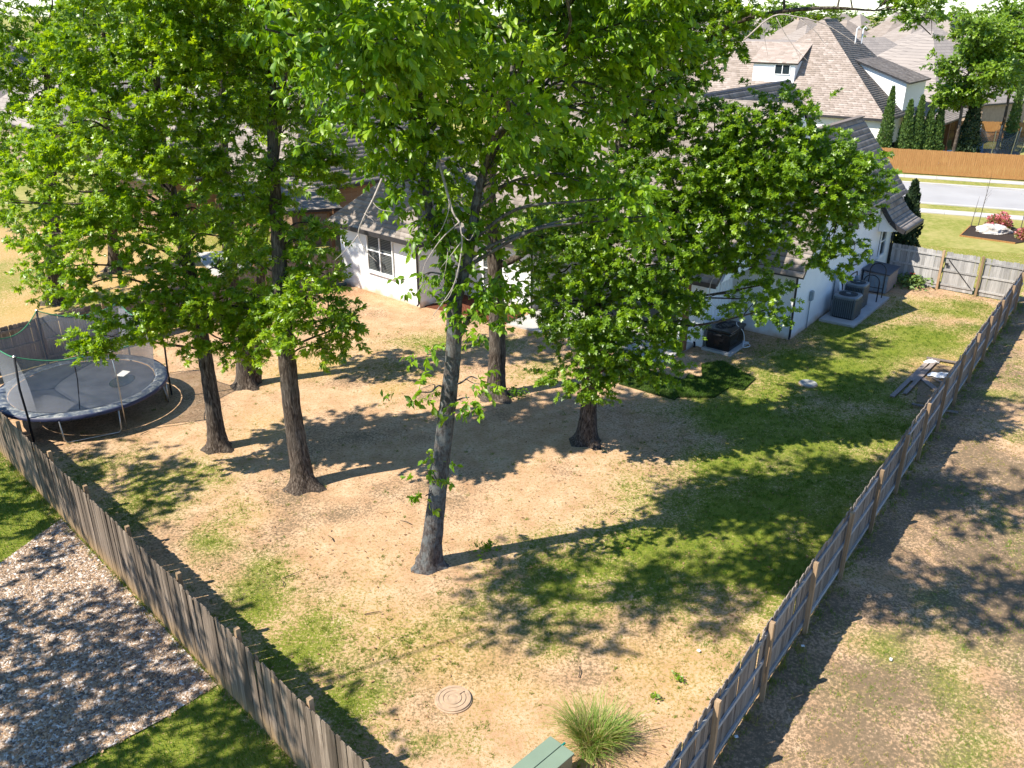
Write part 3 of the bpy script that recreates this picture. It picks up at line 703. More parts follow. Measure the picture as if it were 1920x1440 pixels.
# centre wall, patio recess
Cp = np.array([.83, 36.1])
def D(s_, t_, z): q = Cp+U*s_-W*t_; return (q[0], q[1], z)
wallpoly(orient([D(0,0,-.1), D(0,4.3,-.1), D(0,4.3,3.2), D(0,0,3.2)], -U), .25, M['brick_F'])
wallpoly(orient([D(.25,0,-.1), D(4.0,0,-.1), D(4.0,0,3.2), D(.25,0,3.2)], W), .25, M['brick_R'])
wallpoly(orient([D(4.0,0,-.1), D(4.0,-9.5,-.1), D(4.0,-9.5,3.2), D(4.0,0,3.2)], -U), .25, M['brick_F'])
window(hs, D(0,2.2,1.6), W, -U, 1.0, 1.7, 2, 2)
window(hs, D(4.0,-3.2,1.15), W, -U, 2.6, 2.1, 3, 1, blinds=False, sill=False)
downspout(hs, D(-.02,-.03,0)[:2], 3.1, (-U*.6+W*.8))
for t_ in (-3.6, -7.6):
    p = D(-.15, t_, 1.55); MB().box(p, (.2,.2,2.95), rz=math.atan2(U[1],U[0])).build('patio_post', M['timber'], hs)
# main roof
roofpart(hs, [D(-.5,5.2,3.08), D(-.5,-8.9,3.08), D(6.2,-8.9,8.9), D(6.2,5.2,8.9)], course=.22)
roofpart(hs, [D(12.9,-8.9,3.08), D(12.9,5.2,3.08), D(6.202,5.2,8.9), D(6.202,-8.9,8.9)], course=.3)
wallpoly(orient([D(.1,-8.85,3.0), D(12.3,-8.85,3.0), D(6.2,-8.85,8.6)], W), .2, M['white'])
MB().beam(D(-.52,5.2,3.0), D(-.52,-8.9,3.0), .06, .18).build('fascia', M['trim_dark'], hs)
# left wing with the window
L0, L1 = np.array([-8.29, 40.54]), np.array([-4.1, 36.69]); LD = (L1-L0)/np.linalg.norm(L1-L0); LN = np.array([LD[1], -LD[0]])  # outward
if LN[1] > 0: LN = -LN
LI = -LN; LL = np.linalg.norm(L1-L0)
def Q(a_, b_, z): q = L0+LD*a_+LI*b_; return (q[0], q[1], z)
wallpoly(orient([Q(0,0,-.1), Q(LL,0,-.1), Q(LL,0,3.15), Q(0,0,3.15)], LN), .25, M['brick_L'])
wallpoly(orient([Q(LL,.25,-.1), Q(LL,3.6,-.1), Q(LL,3.6,3.15), Q(LL,.25,3.15)], LD), .25, M['brick_R'])
wallpoly(orient([Q(0,.25,-.1), Q(0,9.5,-.1), Q(0,9.5,3.15), Q(0,.25,3.15)], -LD), .25, M['brick_R'])
window(hs, Q(3.03,0,2.08), LD, LN, 1.85, 2.0, 2, 2)
fs, C4, R0, R1 = hip_faces(L0, LD, LI, LL, 10.0, 3.05, .5, .95)
for f in fs: roofpart(hs, f, course=.22)
fascia(hs, C4)
downspout(hs, Q(LL-.08,0,0)[:2], 3.0, LN)

# ground slabs and beds by the house
o = MB().prism([(-.23,34.45),(.85,35.75),(4.6,41.0),(11,36.5),(7.4,32.1),(5.75,30.1)], -.08, .06).build('patio_slab', M['concrete']); tag(o, kind='structure')
o = MB().prism([Q(LL+.02,.2,0)[:2], Q(LL+.02,3.4,0)[:2], D(-.02,.2,0)[:2], (.05,34.75), (-.3,34.5), (-2.6,36.0)], -.06, .035).build('mulch_bed', M['mulch_red']); tag(o, kind='structure')

# ---------------------------------------------------- generic houses further off
def hiphouse(name, label, o, ang, La, Lb, ze, pitch, roof, wall, extra=(), group=None, oh=.5, shing=None, windows=0):
    a = np.array([math.cos(R(ang)), math.sin(R(ang))]); b = np.array([-a[1], a[0]])
    root = empty(name, (o[0], o[1], 0), label, 'house', group)
    o = np.array(o, float)
    MB().prism([o, o+a*La, o+a*La+b*Lb, o+b*Lb], -.1, ze-.02).build('wall', wall, root)
    blocks = [(o, La, Lb, pitch)]+[(o+a*e[0]+b*e[1], e[2], e[3], e[4] if len(e) > 4 else pitch) for e in extra]
    for bo, A_, B_, pi_ in blocks:
        if bo is not o: MB().prism([bo, bo+a*A_, bo+a*A_+b*B_, bo+b*B_], -.1, ze-.02).build('wall', wall, root)
        fs, C, R0, R1 = hip_faces(bo, a, b, A_, B_, ze, oh, pi_)
        for f in fs:
            if shing: roofpart(root, f, mat=shing, course=.3, tabw=.5)
            else: roofpart(root, f, lines=False, deckmat=roof, th=.1)
        fascia(root, C, .16)
    return root
# neighbour on the left: tan brick, taupe roof, timber patio cover
nb = hiphouse('brick_house', 'tan brick house with taupe roof and timber patio behind the left oaks', (-12.2,47.0), 46, 15, 17, 3.1, .85, M['roof_far_a'], M['brick_brown'], extra=((-3.5,8,6,9),), shing=M['shingle'])
for (x, y) in ((-9.3,43.4),(-11.5,46.0),(-13.2,42.6),(-15.4,45.2)):
    MB().box((x,y,1.45), (.22,.22,2.9), rz=R(46)).build('patio_post', M['timber'], nb)
mb = MB()
for p, q in (((-9.0,43.1),(-15.8,45.6)),((-13.0,42.3),(-11.2,46.3)),((-9.0,43.1),(-11.4,46.2)),((-13.0,42.3),(-15.6,45.4)),((-9.2,43.2),(-13.1,42.4))): mb.beam((*p,2.98),(*q,2.98),.12,.24)
mb.build('patio_beam', M['timber'], nb)
roofpart(nb, [(-8.6,43.2,3.12),(-13.3,41.9,3.12),(-15.9,45.5,3.9),(-11.0,46.9,3.9)], course=.25)
o = MB().prism([(-8.9,42.6),(-14.5,40.6),(-17.5,46),(-12,47.5)], -.08, .05).build('patio_slab', M['concrete']); tag(o, kind='structure')
for c_, l in (((-9.95,42.5),'black covered grill behind the back fence beside the white house'),((-11.4,42.8),'black covered grill behind the back fence, farther from the house')):
    g_ = empty('covered_grill', (*c_, .05), l, 'grill', 'covered grills on the neighbour patio')
    m_ = MB(); m_.lathe((c_[0],c_[1],.05), [(.46,0),(.44,.5),(.46,.8),(.40,1.02),(.22,1.14),(.03,1.16)], 20, 3.2); m_.build('cover', M['black_metal'], g_, smooth=True)
    MB().beam((c_[0]-.4,c_[1]-.38,.8),(c_[0]+.4,c_[1]-.5,.8),.03,.04).build('handle', M['black_metal'], g_)

# house across the street with two dormers
ha = np.array([.62,.785]); hb = np.array([-.785,.62]); hc = np.array([32.4,77.4])
fh = empty('corner_house', (*hc, 0), 'white house with big rosy beige hip roof and dormers across the street', 'house')
def T(a_, b_, z): q = hc+ha*a_+hb*b_; return (q[0], q[1], z)
MB().prism([T(0,0,0)[:2],T(13.5,0,0)[:2],T(13.5,24,0)[:2],T(0,24,0)[:2]], -.1, 3.5).build('wall', M['cream'], fh)
ez = 3.5; oh = .45
E0,E1,E2,E3 = T(-oh,-oh,ez),T(13.95,-oh,ez),T(13.95,24.4,ez),T(-oh,24.4,ez)
A0,A1 = T(6.4,8.7,11.4),T(9.7,8.7,11.4)
k0,k1,k2,k3 = T(4.67,10.6,9.4),T(4.67,24.4,9.4),T(10.78,24.4,9.4),T(10.78,10.6,9.4)
roofpart(fh, [E3,E0,A0,k0,k1], mat=M['shingle_pink'], course=.23, tabw=.42)
roofpart(fh, [E0,E1,A1,A0], mat=M['shingle'], course=.23, tabw=.42)
roofpart(fh, [E1,E2,k2,k3,A1], lines=False, deckmat=M['roof_far_b'])
roofpart(fh, [k3,k0,A0,A1], lines=False, deckmat=M['roof_far_a'])
roofpart(fh, [k0,k1,k2,k3], lines=False, deckmat=M['roof_far_a'])
fascia(fh, [E0,E1,E2,E3], .22)
MB().beam(A0, A1, .3, .12).build('ridge_cap', M['trim_dark'], fh)
# shed dormer on the left slope (slope: z = 3.5 + (a+.45)*1.153)
def zl(a_): return ez+(a_+oh)*1.153
d0, d1 = 9.1, 13.2
MB().slab(orient([T(1.7,d0,zl(1.7)),T(1.7,d1,zl(1.7)),T(1.7,d1,zl(1.7)+1.7),T(1.7,d0,zl(1.7)+1.7)], -ha), .1).build('dormer_wall', M['white'], fh)
MB().slab([T(1.72,d0,zl(1.7)),T(3.7,d0,zl(1.7)+1.95),T(1.72,d0,zl(1.7)+1.68)], .1).build('dormer_wall', M['white'], fh)
roofpart(fh, [T(1.45,d1+.3,zl(1.7)+1.72),T(1.45,d0-.3,zl(1.7)+1.72),T(4.6,d0-.3,zl(4.6)),T(4.6,d1+.3,zl(4.6))], mat=M['shingle_pink'], course=.23, tabw=.42)
window(fh, T(1.7,10.3,zl(1.7)+1.15), -hb, -ha, 1.5, .9, 2, 1, blinds=False, sill=False)
# big white shed dormer on the right slope
def zr(b_): return ez+(b_+oh)*.863
dt = zr(4.5)-.55
MB().slab(orient([T(5.0,-.1,zr(-.1)),T(5.0,4.5,zr(4.5)),T(5.0,-.1,dt-.9)], -ha), .1).build('dormer_wall', M['white'], fh)
MB().slab(orient([T(5.05,-.1,zr(-.1)),T(11.5,-.1,zr(-.1)),T(11.5,-.1,dt-.9),T(5.05,-.1,dt-.9)], -hb), .1).build('dormer_wall', M['white'], fh)
roofpart(fh, [T(4.7,-.45,dt-.98),T(11.8,-.45,dt-.98),T(11.8,4.75,zr(4.7)+.1),T(4.7,4.75,zr(4.7)+.1)], mat=M['shingle'], course=.23, tabw=.42)
for a_, b_ in ((9.6,6.0),(9.0,6.4)):
    p = T(a_-1, b_-.4, 10.2); MB().tube([(p[0],p[1],9.3),(p[0],p[1],10.6),(p[0]+.15,p[1],10.75),(p[0]+.3,p[1],10.6)], .06, 6).build('vent_pipe', M['white'], fh)
window(fh, T(2.2,0,1.9), ha, -hb, .5, .9, 1, 1, blinds=False, sill=False)
# patio cover on its right
for a_ in (6.2, 9.8, 13.4, 17.0): MB().box(T(a_,-3.2,1.4), (.3,.3,2.8), rz=math.atan2(ha[1],ha[0])).build('patio_post', M['timber'], fh)
MB().beam(T(5.6,-3.2,2.82), T(17.6,-3.2,2.82), .25,.35).build('patio_beam', M['wood_orange'], fh)
roofpart(fh, [T(5.2,-3.9,2.95),T(18.2,-3.9,2.95),T(18.2,0,3.5),T(5.2,0,3.5)], mat=M['shingle'], course=.3, tabw=.5)
MB().slab(orient([T(14,0,0),T(18,0,0),T(18,0,3.4),T(14,0,3.4)], -hb), .2).build('wall', M['wood_orange'], fh)
for a_ in (5.6,7.0): window(fh, T(a_,0,1.3), ha, -hb, 1.1, 2.2, 1, 1, blinds=False, sill=False)

# roofs running to the horizon
FAR = [ # x, y, angle, La, Lb, ze, pitch, roof, label
 (45,95,28,16,17,3.2,.80,'b','taupe hip roof house right behind the corner house'),
 (64,112,20,17,14,3.2,.72,'a','hip roof house behind the big green tree on the right'),
 (27,122,35,15,16,3.2,.75,'a','beige hip roof house just left of the corner house ridge'),
 (47,126,22,18,13,3.2,.75,'b','long grey beige roof house above the corner house'),
 (66,140,15,16,15,3.2,.7,'c','brown hip roof house in the third row at right'),
 (34,152,30,16,16,3.2,.85,'c','brown steep hip roof house left of the distant trees'),
 (52,165,24,17,15,3.2,.8,'a','steep beige roof house in the middle distance'),
 (75,170,18,18,14,3.2,.75,'b','grey roof house beneath the round distant tree'),
 (92,150,10,16,15,3.2,.75,'a','far hip roof house beyond the right hand trees'),
 (40,195,33,17,15,3.2,.85,'b','grey steep roof house near the skyline at left'),
 (62,205,20,18,16,3.2,.85,'c','brown roof house on the skyline under the treetops'),
 (88,205,16,18,16,3.2,.85,'a','beige roof house on the skyline right of centre'),
 (110,215,12,18,16,3.2,.8,'b','grey roof house on the skyline at far right'),
 (14,170,40,16,16,3.2,.8,'a','beige roof house glimpsed through the front tree'),
 (-4,110,44,17,16,3.2,.8,'c','brown roof house glimpsed between the left crowns'),
 (-38,72,46,17,16,3.2,.8,'b','grey roof house behind the left hand oaks'),
 (-62,98,50,17,16,3.2,.8,'a','beige roof house at the far left behind foliage'),
]
rH = np.random.default_rng(17); ROWN = ['fifth','sixth','seventh','eighth','ninth']; k_ = 0
for ri, yy in enumerate((238, 275, 318, 370, 440)):
    x0, x1 = .19*yy, .52*yy; nn_ = int((x1-x0)/24)
    for j in range(nn_+1):
        FAR.append((x0+24*j+rH.uniform(-4,4), yy+rH.uniform(-8,8), rH.uniform(5,40), rH.uniform(14,18), rH.uniform(13,16), 3.2, rH.uniform(.75,1.0), 'abc'[rH.integers(3)], 'distant roof, number %s from the left in the %s row of roofs' % (['one','two','three','four','five','six','seven','eight'][j], ROWN[ri])))
for (x,y,an,La,Lb,ze,pi_,rf,lab) in FAR:
    hh = hiphouse('distant_house', lab, (x,y), an, La, Lb, ze, pi_, M['roof_far_'+rf], M['wall_far'], extra=((3,-3.5,6.5,8,pi_*1.05),(La-4,4,7,7,pi_*1.0)), group='houses running to the horizon')
    if (x+y) % 3 == 0:
        q = np.array([x, y])+np.array([math.cos(R(an+45)), math.sin(R(an+45))])*11
        MB().box((q[0],q[1],8.3), (1.0,.8,4.4), rz=R(an)).build('chimney', M['wall_far'], hh)
# ================================================================== trees
def unit(v): return v/np.maximum(np.linalg.norm(v, axis=-1, keepdims=True), 1e-9)
def crom(P, n):
    P = np.array(P, float); Q = np.vstack([2*P[0]-P[1], P, 2*P[-1]-P[-2]]); out = []
    for i in range(1, len(Q)-2):
        t_ = np.linspace(0, 1, n, endpoint=False)[:, None]; p0, p1, p2, p3 = Q[i-1:i+3]
        out.append(.5*((2*p1)+(-p0+p2)*t_+(2*p0-5*p1+4*p2-p3)*t_**2+(-p0+3*p1-3*p2+p3)*t_**3))
    return np.vstack(out+[P[-1:]])
class Wood:
    def __init__(s): s.v = []; s.f = []; s.n = 0
    def tube(s, path, rad, sides=10, flare=0.0, rough=.0, seed=0):
        P = np.array(path, float); n = len(P); d = np.gradient(P, axis=0); d = unit(d)
        ref = np.array([1.0, 0, 0]) if abs(d[0][0]) < .8 else np.array([0, 1.0, 0])
        x = unit(ref-d*(d@ref)[:, None]); y = np.cross(d, x)
        th = np.linspace(0, 2*np.pi, sides, endpoint=False)
        r_ = np.random.default_rng(seed)
        R_ = np.repeat(np.array(rad, float)[:, None], sides, 1)
        if rough: R_ *= 1+rough*r_.normal(0, 1, (n, sides))
        if flare:
            zz = np.clip(P[:, 2]-P[0, 2], 0, None); lob = .7+.55*np.clip(np.cos(th*3+seed)*.6+np.cos(th*5+seed*2)*.5, -.6, 1)
            R_ += 2.3*flare*np.exp(-zz/.20)[:, None]*lob[None]
        V = P[:, None]+R_[:, :, None]*(np.cos(th)[None, :, None]*x[:, None]+np.sin(th)[None, :, None]*y[:, None])
        i = np.arange(n-1)[:, None]*sides; k = np.arange(sides)[None]; k2 = (k+1) % sides
        F = np.stack([i+k, i+k2, i+sides+k2, i+sides+k], -1).reshape(-1, 4)+s.n
        s.v.append(V.reshape(-1, 3)); s.f.append(F); s.n += n*sides
    def build(s, name, mat, parent): return mesh_np(name, np.vstack(s.v), np.vstack(s.f), mat, parent, smooth=True)
# leaf outlines in leaf space (x along the leaf, y across, z up)
def leaf_oak():
    def dia(x0, y0, x1, y1, w_, z): # slim diamond from (x0,y0) to (x1,y1)
        dx, dy = x1-x0, y1-y0; L = math.hypot(dx, dy); nx_, ny_ = -dy/L*w_, dx/L*w_; mx, my = x0+dx*.55, y0+dy*.55
        return [(x0,y0,z*.3),(mx+nx_,my+ny_,z*.7),(x1,y1,z),(mx-nx_,my-ny_,z*.7)]
    v = dia(0,0,1,0,.19,.0)+dia(.10,.0,.60,.48,.14,.12)+dia(.10,-.0,.60,-.48,.14,.15)
    return np.array(v), np.array([[4*i, 4*i+1, 4*i+2, 4*i+3] for i in range(3)])
def leaf_broad():
    v = [(0,0,0),(.3,.22,.05),(.3,-.22,.05),(.62,.2,.03),(.62,-.2,.03),(1,0,-.16),(.3,0,-.01),(.62,0,-.045)]
    return np.array(v), np.array([[0,6,1,1],[0,2,6,6],[6,7,3,1],[2,4,7,6],[7,5,3,3],[4,5,7,7]])
def leaf_simple():
    return np.array([(0,0,0),(.5,.3,.06),(1,0,-.05),(.5,-.3,.06)]), np.array([[0,1,2,3]])
OAK, SIMPLE = leaf_oak(), leaf_simple()
OAK2 = (np.array([(0,0,0),(.45,.30,.07),(1,.10,.02),(.5,-.08,.0),  (.05,0,.02),(.55,-.16,.03),(.86,-.42,.10),(.35,-.34,.08)]), np.array([[0,3,2,1],[4,7,6,5]]))
BROAD = (np.array([(0,0,0),(.22,.17,.05),(.55,.25,.045),(1,0,-.18),(.55,-.25,.045),(.22,-.17,.05),(.5,0,-.02)]), np.array([[0,6,2,1],[6,3,2,2],[0,5,4,6],[6,4,3,3]]))
BROAD = (BROAD[0], np.array([[0,6,1],[6,2,1],[6,3,2],[0,5,6],[5,4,6],[6,4,3]]))
def leaf_frames(P, D, up_bias, r_):
    n = len(P); t_ = unit(D); nn = unit(np.array([0,0,1.0])*up_bias+r_.normal(0, .55, (n, 3))-np.array([SX, SY, 0])*.65)
    nn = unit(nn-t_*np.sum(nn*t_, 1, keepdims=True)); return t_, nn, np.cross(nn, t_)
def foliage(clumps, r_, nspray, nleaf, size, subs, spread=.34, up=1.1, droop=.25, flat=.75):
    """clumps [(centre, radius)] -> positions, directions, leaf sizes, tints"""
    PP, DD, TT, SUB = [], [], [], []
    for c_, rad in clumps:
        m = max(1 if rad < .3 else 4, int(subs*(rad**2+.12)*(.22 if c_[2]-.6*rad > 13.2 else 1))); dirs = unit(r_.normal(0, 1, (m, 3))); rr_ = rad*r_.random((m, 1))**.42
        sc = np.asarray(c_)+dirs*rr_*np.array([1, 1, flat]); SUB.append((np.asarray(c_), sc))
        ns = max(1, int(nspray*min(1, rad/.4))); sp = np.repeat(sc, ns, 0)+r_.normal(0, min(.21, rad*.55), (m*ns, 3))*np.array([1, 1, .6])
        out = unit(sp-np.asarray(c_)+r_.normal(0, .35*rad, sp.shape)); out[:, 2] = out[:, 2]*.45-droop*.3; out = unit(out)
        tt = np.repeat(np.repeat(r_.normal(0, .12, m), ns)+r_.normal(0, .08, m*ns), nleaf)
        k = len(sp); al = np.repeat(out, nleaf, 0); pos = np.repeat(sp, nleaf, 0)+al*(r_.random((k*nleaf, 1))*spread)
        ld = unit(al*.75+r_.normal(0, .62, al.shape)); ld[:, 2] -= droop*(.4+r_.random(len(ld))); PP.append(pos); DD.append(unit(ld)); TT.append(np.clip(.5+tt+r_.normal(0, .13, len(tt)), 0, 1))
    P, D, T_ = np.vstack(PP), np.vstack(DD), np.concatenate(TT)
    sz = size*r_.uniform(.7, 1.25, len(P)); t_, nn, b_ = leaf_frames(P, D, up, r_)
    return P, t_, b_, nn, sz, T_, SUB
def leaves_mesh(name, fol, tpl, mat, parent):
    P, t_, b_, nn, sz, T_ = fol[:6]; tv, tf = tpl; n = len(P); k = len(tv)
    V = P[:, None]+sz[:, None, None]*(tv[None, :, 0:1]*t_[:, None]+tv[None, :, 1:2]*b_[:, None]+tv[None, :, 2:3]*nn[:, None])
    F = (tf[None]+k*np.arange(n)[:, None, None]).reshape(-1, tf.shape[1])
    o = mesh_np(name, V.reshape(-1, 3), F, mat, parent, attrs={'tint': np.repeat(T_, k)}); return tag(o, kind='stuff')
def tree(name, label, trunk, rad, clumps, seed, tpl=None, leafmat_=None, bark=None, nspray=4, nleaf=13, size=.13, subs=5.5, flare=.16, stems=(), group=None, limb=.055, droop=.25, sides=20, up=1.1, spread=.34, flat=.75, tint0=0.0):
    r_ = np.random.default_rng(seed)
    root = empty(name, tuple(trunk[0]), label, 'tree', group)
    Wd = Wood(); tp = crom(trunk, 7); tr_ = np.interp(np.linspace(0, 1, len(tp)), np.linspace(0, 1, len(rad)), rad)
    z_ = np.array([.06,.14,.26,.42,.62])[:, None]; d0 = (tp[1]-tp[0])/max(1e-6, (tp[1]-tp[0])[2])
    k_ = tp[:, 2] > tp[0, 2]+.75; ins = tp[0]+d0*z_; r0_ = np.interp((ins[:, 2]-tp[0, 2])/max(1e-6, tp[-1, 2]-tp[0, 2]), np.linspace(0, 1, len(tr_)), tr_)
    tr_ = np.concatenate([tr_[:1], r0_, tr_[k_]]); tp = np.vstack([tp[:1], ins, tp[k_]])
    tp[0, 2] -= .12; Wd.tube(tp, tr_, sides, flare, .03, seed)
    axes = [(tp, tr_)]
    for st, sr in stems:
        q = crom(st, 7); qr = np.interp(np.linspace(0, 1, len(q)), np.linspace(0, 1, len(sr)), sr); Wd.tube(q, qr, 10, 0, .03, seed+5); axes.append((q, qr))
    fol = foliage(clumps, r_, nspray, nleaf, size, subs, spread, up, droop, flat)
    for (cc, sc), (c_, rad_) in zip(fol[6], clumps):
        best = None
        for q, qr in axes:
            dz = cc[2]-q[:, 2]; hd = np.hypot(q[:, 0]-cc[0], q[:, 1]-cc[1])
            cost = hd+np.abs(dz-.35*hd)*.9+np.where(dz < -.6, 3, 0)+np.where(q[:, 2] < 1.5, 6, 0); j = int(np.argmin(cost))
            if best is None or cost[j] < best[0]: best = (cost[j], q[j], qr[j])
        a = best[1]; L = np.linalg.norm(cc-a); r0 = min(best[2]*.7, limb*(.45+.11*L))
        mid1 = a+(cc-a)*.35+np.array([0,0,.10*L])+r_.normal(0, .05*L, 3); mid2 = a+(cc-a)*.7+np.array([0,0,.07*L])+r_.normal(0, .05*L, 3)
        lp = crom([a, mid1, mid2, cc], 5); Wd.tube(lp, np.linspace(r0, max(.012, r0*.35), len(lp)), 7)
        for q in sc[::4]:
            j = r_.integers(len(lp)//2, len(lp)); b0 = lp[j]; m_ = (b0+q)/2+r_.normal(0, .1, 3)
            pth = crom([b0, m_, q], 3); Wd.tube(pth, np.linspace(.016, .005, len(pth)), 4)
    if tint0: fol = fol[:5]+(np.clip(fol[5]+tint0, 0, 1),)+fol[6:]
    NL[0] += len(fol[0])
    Wd.build('trunk', bark or M['bark'], root)
    leaves_mesh('crown', fol, tpl or OAK, leafmat_ or M['leaf_oak'], root)
    return root, fol
def CL(Y, *spots):           # clumps given as photo pixel + distance offset + radius (metres)
    return [(at(px, py, Y+dy), r_) for px, py, dy, r_ in spots]

NL = [0]
# --- A: broad-leaved tree in the middle foreground
tA = [gr(805,1058), at(822,910,17.3), at(838,770,17.3), at(850,660,17.3), at(852,560,17.35)]
sA1 = [at(852,580,17.35), at(832,480,17.5), at(803,385,17.7), at(792,260,17.8), at(800,100,17.7), at(830,-120,17.6)]
sA2 = [at(854,575,17.35), at(880,470,17.5), at(900,345,17.7), at(940,260,17.9), at(1010,160,18), at(1080,-40,17.8)]
sA3 = [at(853,650,17.3), at(876,600,17.2), at(905,560,17.1)]
cA = CL(17, (760,70,-4,.6),(790,110,-3.6,.5),(720,60,-3.8,.5),(690,120,-3.6,.5),(650,130,-3.2,.4),(640,90,-.4,.6),(720,180,-.6,.75),(800,130,-1,.8),(820,230,0,.8),(750,270,.3,.7),(700,215,0,.55),(880,60,0,.9),
  (905,170,.4,.8),(960,95,-.8,.6),(980,115,-3.6,.35),(1000,215,-3.4,.35),(970,200,-3.2,.3),(960,240,-.8,.6),(1040,60,.5,.8),(1080,140,.4,.7),(1130,70,0,.7),(1190,60,0,.65),(1240,40,.3,.6),
  (1060,270,.3,.65),(1120,220,.6,.6),(1000,310,.5,.6),(750,340,.5,.5),(725,300,.8,.3),(830,330,.6,.6),(880,400,.8,.5),(800,410,.3,.45),(850,455,.5,.5),(920,440,.8,.5),
  (955,340,.8,.5),(1180,370,-.8,.5),(1150,410,-.6,.4),(1215,405,-.7,.4),(1110,330,.3,.5),(500,55,-3.6,.3),(530,80,-3.4,.2),(540,20,-3.5,.4),(600,150,.4,.4),(640,230,.3,.35),
  (1260,110,.3,.5),(1180,160,.5,.55),(1230,190,.4,.4),(900,260,.8,.6),(1050,330,.8,.4),
  (700,-60,0,1.2),(820,-120,.4,1.3),(950,-100,0,1.3),(1080,-80,.5,1.2),(1200,-80,0,1.0),(600,-60,.3,1.0),(760,-230,.5,1.3),(900,-260,.2,1.4),(1040,-220,.4,1.3),(1150,-200,0,1),(860,-380,.4,1.2),(980,-370,.3,1.1),
  (620,40,-3,.6),(860,20,-3,.6),(1250,-60,-1,.9),(1330,-120,-1,1.0),(1280,-260,-.5,1.2),(700,-160,-4.5,.9),(850,-120,-5,.9),(980,-150,-5,.9),(1100,-140,-4.5,.9),(780,-330,-5,1.0),(930,-330,-5.5,1.0),(1080,-330,-5,1.0),(1220,-250,-4.5,.9),(600,-160,-4,.8),
  (900,600,-.1,.32),(880,560,.1,.35),(930,560,.1,.3),(905,530,.2,.32),(790,735,0,.26),(880,745,.1,.26),(895,710,.1,.22),(800,665,.2,.2),(800,890,0,.16),(798,930,-.1,.15),(815,860,.1,.12),(795,515,.1,.22),(860,505,.2,.3))
trA, folA = tree('broadleaf_tree', 'slender grey trunk tree with large broad leaves in the middle foreground', tA, [.27,.205,.185,.17,.165], cA, 101, BROAD, M['leaf_big'], M['bark_lichen'],
   nspray=7, nleaf=9, size=.175, subs=15, flare=.14, stems=((sA1,[.125,.10,.085,.06,.03]),(sA2,[.12,.10,.08,.06,.03]),(sA3,[.07,.055,.03])), limb=.05, droop=.5, up=.9, spread=.4)
# the 300 leaves that show largest are parts of their own
P, t_, b_, nn, sz, T_ = folA[:6]
dep = P[:, 1]*CT-(P[:, 2]-H)*ST; ux = 960+FPX*P[:, 0]/dep; uy = 720-FPX*(P[:, 1]*ST+(P[:, 2]-H)*CT)/dep
vis = (ux > 20) & (ux < 1900) & (uy > 10) & (P[:, 2] > 6); score = np.where(vis, sz/dep*(.35+np.abs(nn[:, 1]*.9-nn[:, 2]*.45)), 0)
pick = np.argsort(-score)[:300]
leafme = []
for tv_ in (.25, .5, .75, .95):
    me = bpy.data.meshes.new('leaf'); me.from_pydata([tuple(x) for x in BROAD[0]], [], [tuple(f) for f in BROAD[1]]); me.update(); me.materials.append(M['leaf_big'])
    a_ = me.attributes.new('tint', 'FLOAT', 'POINT'); a_.data.foreach_set('value', np.full(len(BROAD[0]), tv_, dtype=np.float32)); leafme.append(me)
for i in pick:
    o = bpy.data.objects.new('leaf', leafme[min(3, int(T_[i]*4))]); COL.objects.link(o)
    m_ = Matrix(((*(t_[i]*sz[i]),), (*(b_[i]*sz[i]),), (*(nn[i]*sz[i]),))).transposed().to_4x4(); m_.translation = Vector(P[i]+nn[i]*.012+np.array([0,0,.01]))
    o.matrix_basis = m_; setparent(o, trA)
# dead twigs hanging in front of its crown
def twig(paths, parent, r0=.02):
    mb = MB()
    for p in paths:
        q = crom([at(*a) for a in p[0]], 5); mb.tube(q, list(np.linspace(p[1], p[2], len(q))), 5)
    return mb.build('bare_branch', M['deadwood'], parent, smooth=True)
twig([(((716,335,16.4),(700,372,16.2),(681,410,16.1),(672,440,16.1),(686,470,16.0),(708,492,15.9)),.022,.006),(((696,376,16.2),(712,392,16.1),(738,397,16.0)),.010,.004),(((672,440,16.1),(655,462,16.1),(628,488,16.0)),.012,.004),(((683,400,16.1),(698,412,16),(703,418,16)),.007,.003)], trA)
twig([(((822,300,17.2),(838,360,16.8),(850,400,16.6),(862,420,16.5),(866,460,16.4),(858,510,16.3),(845,545,16.2),(812,592,16.1)),.03,.006),(((862,416,16.5),(835,440,16.3),(815,465,16.2),(795,500,16.1),(790,535,16.1),(770,562,16)),.014,.004),
      (((866,452,16.4),(846,478,16.3),(828,500,16.2)),.012,.004),(((838,360,16.8),(842,390,16.6),(828,430,16.5),(812,450,16.4)),.012,.004),(((866,440,16.4),(880,450,16.3),(892,430,16.3)),.01,.004),(((856,520,16.3),(840,560,16.2),(815,568,16.1)),.010,.003),(((840,470,16.3),(836,500,16.2),(830,530,16.2)),.008,.003)], trA)
twig([(((560,70,16.2),(600,60,16.4),(660,65,16.8)),.012,.018),(((900,55,17.4),(985,40,17.6),(1060,10,17.8)),.02,.035)], trA)

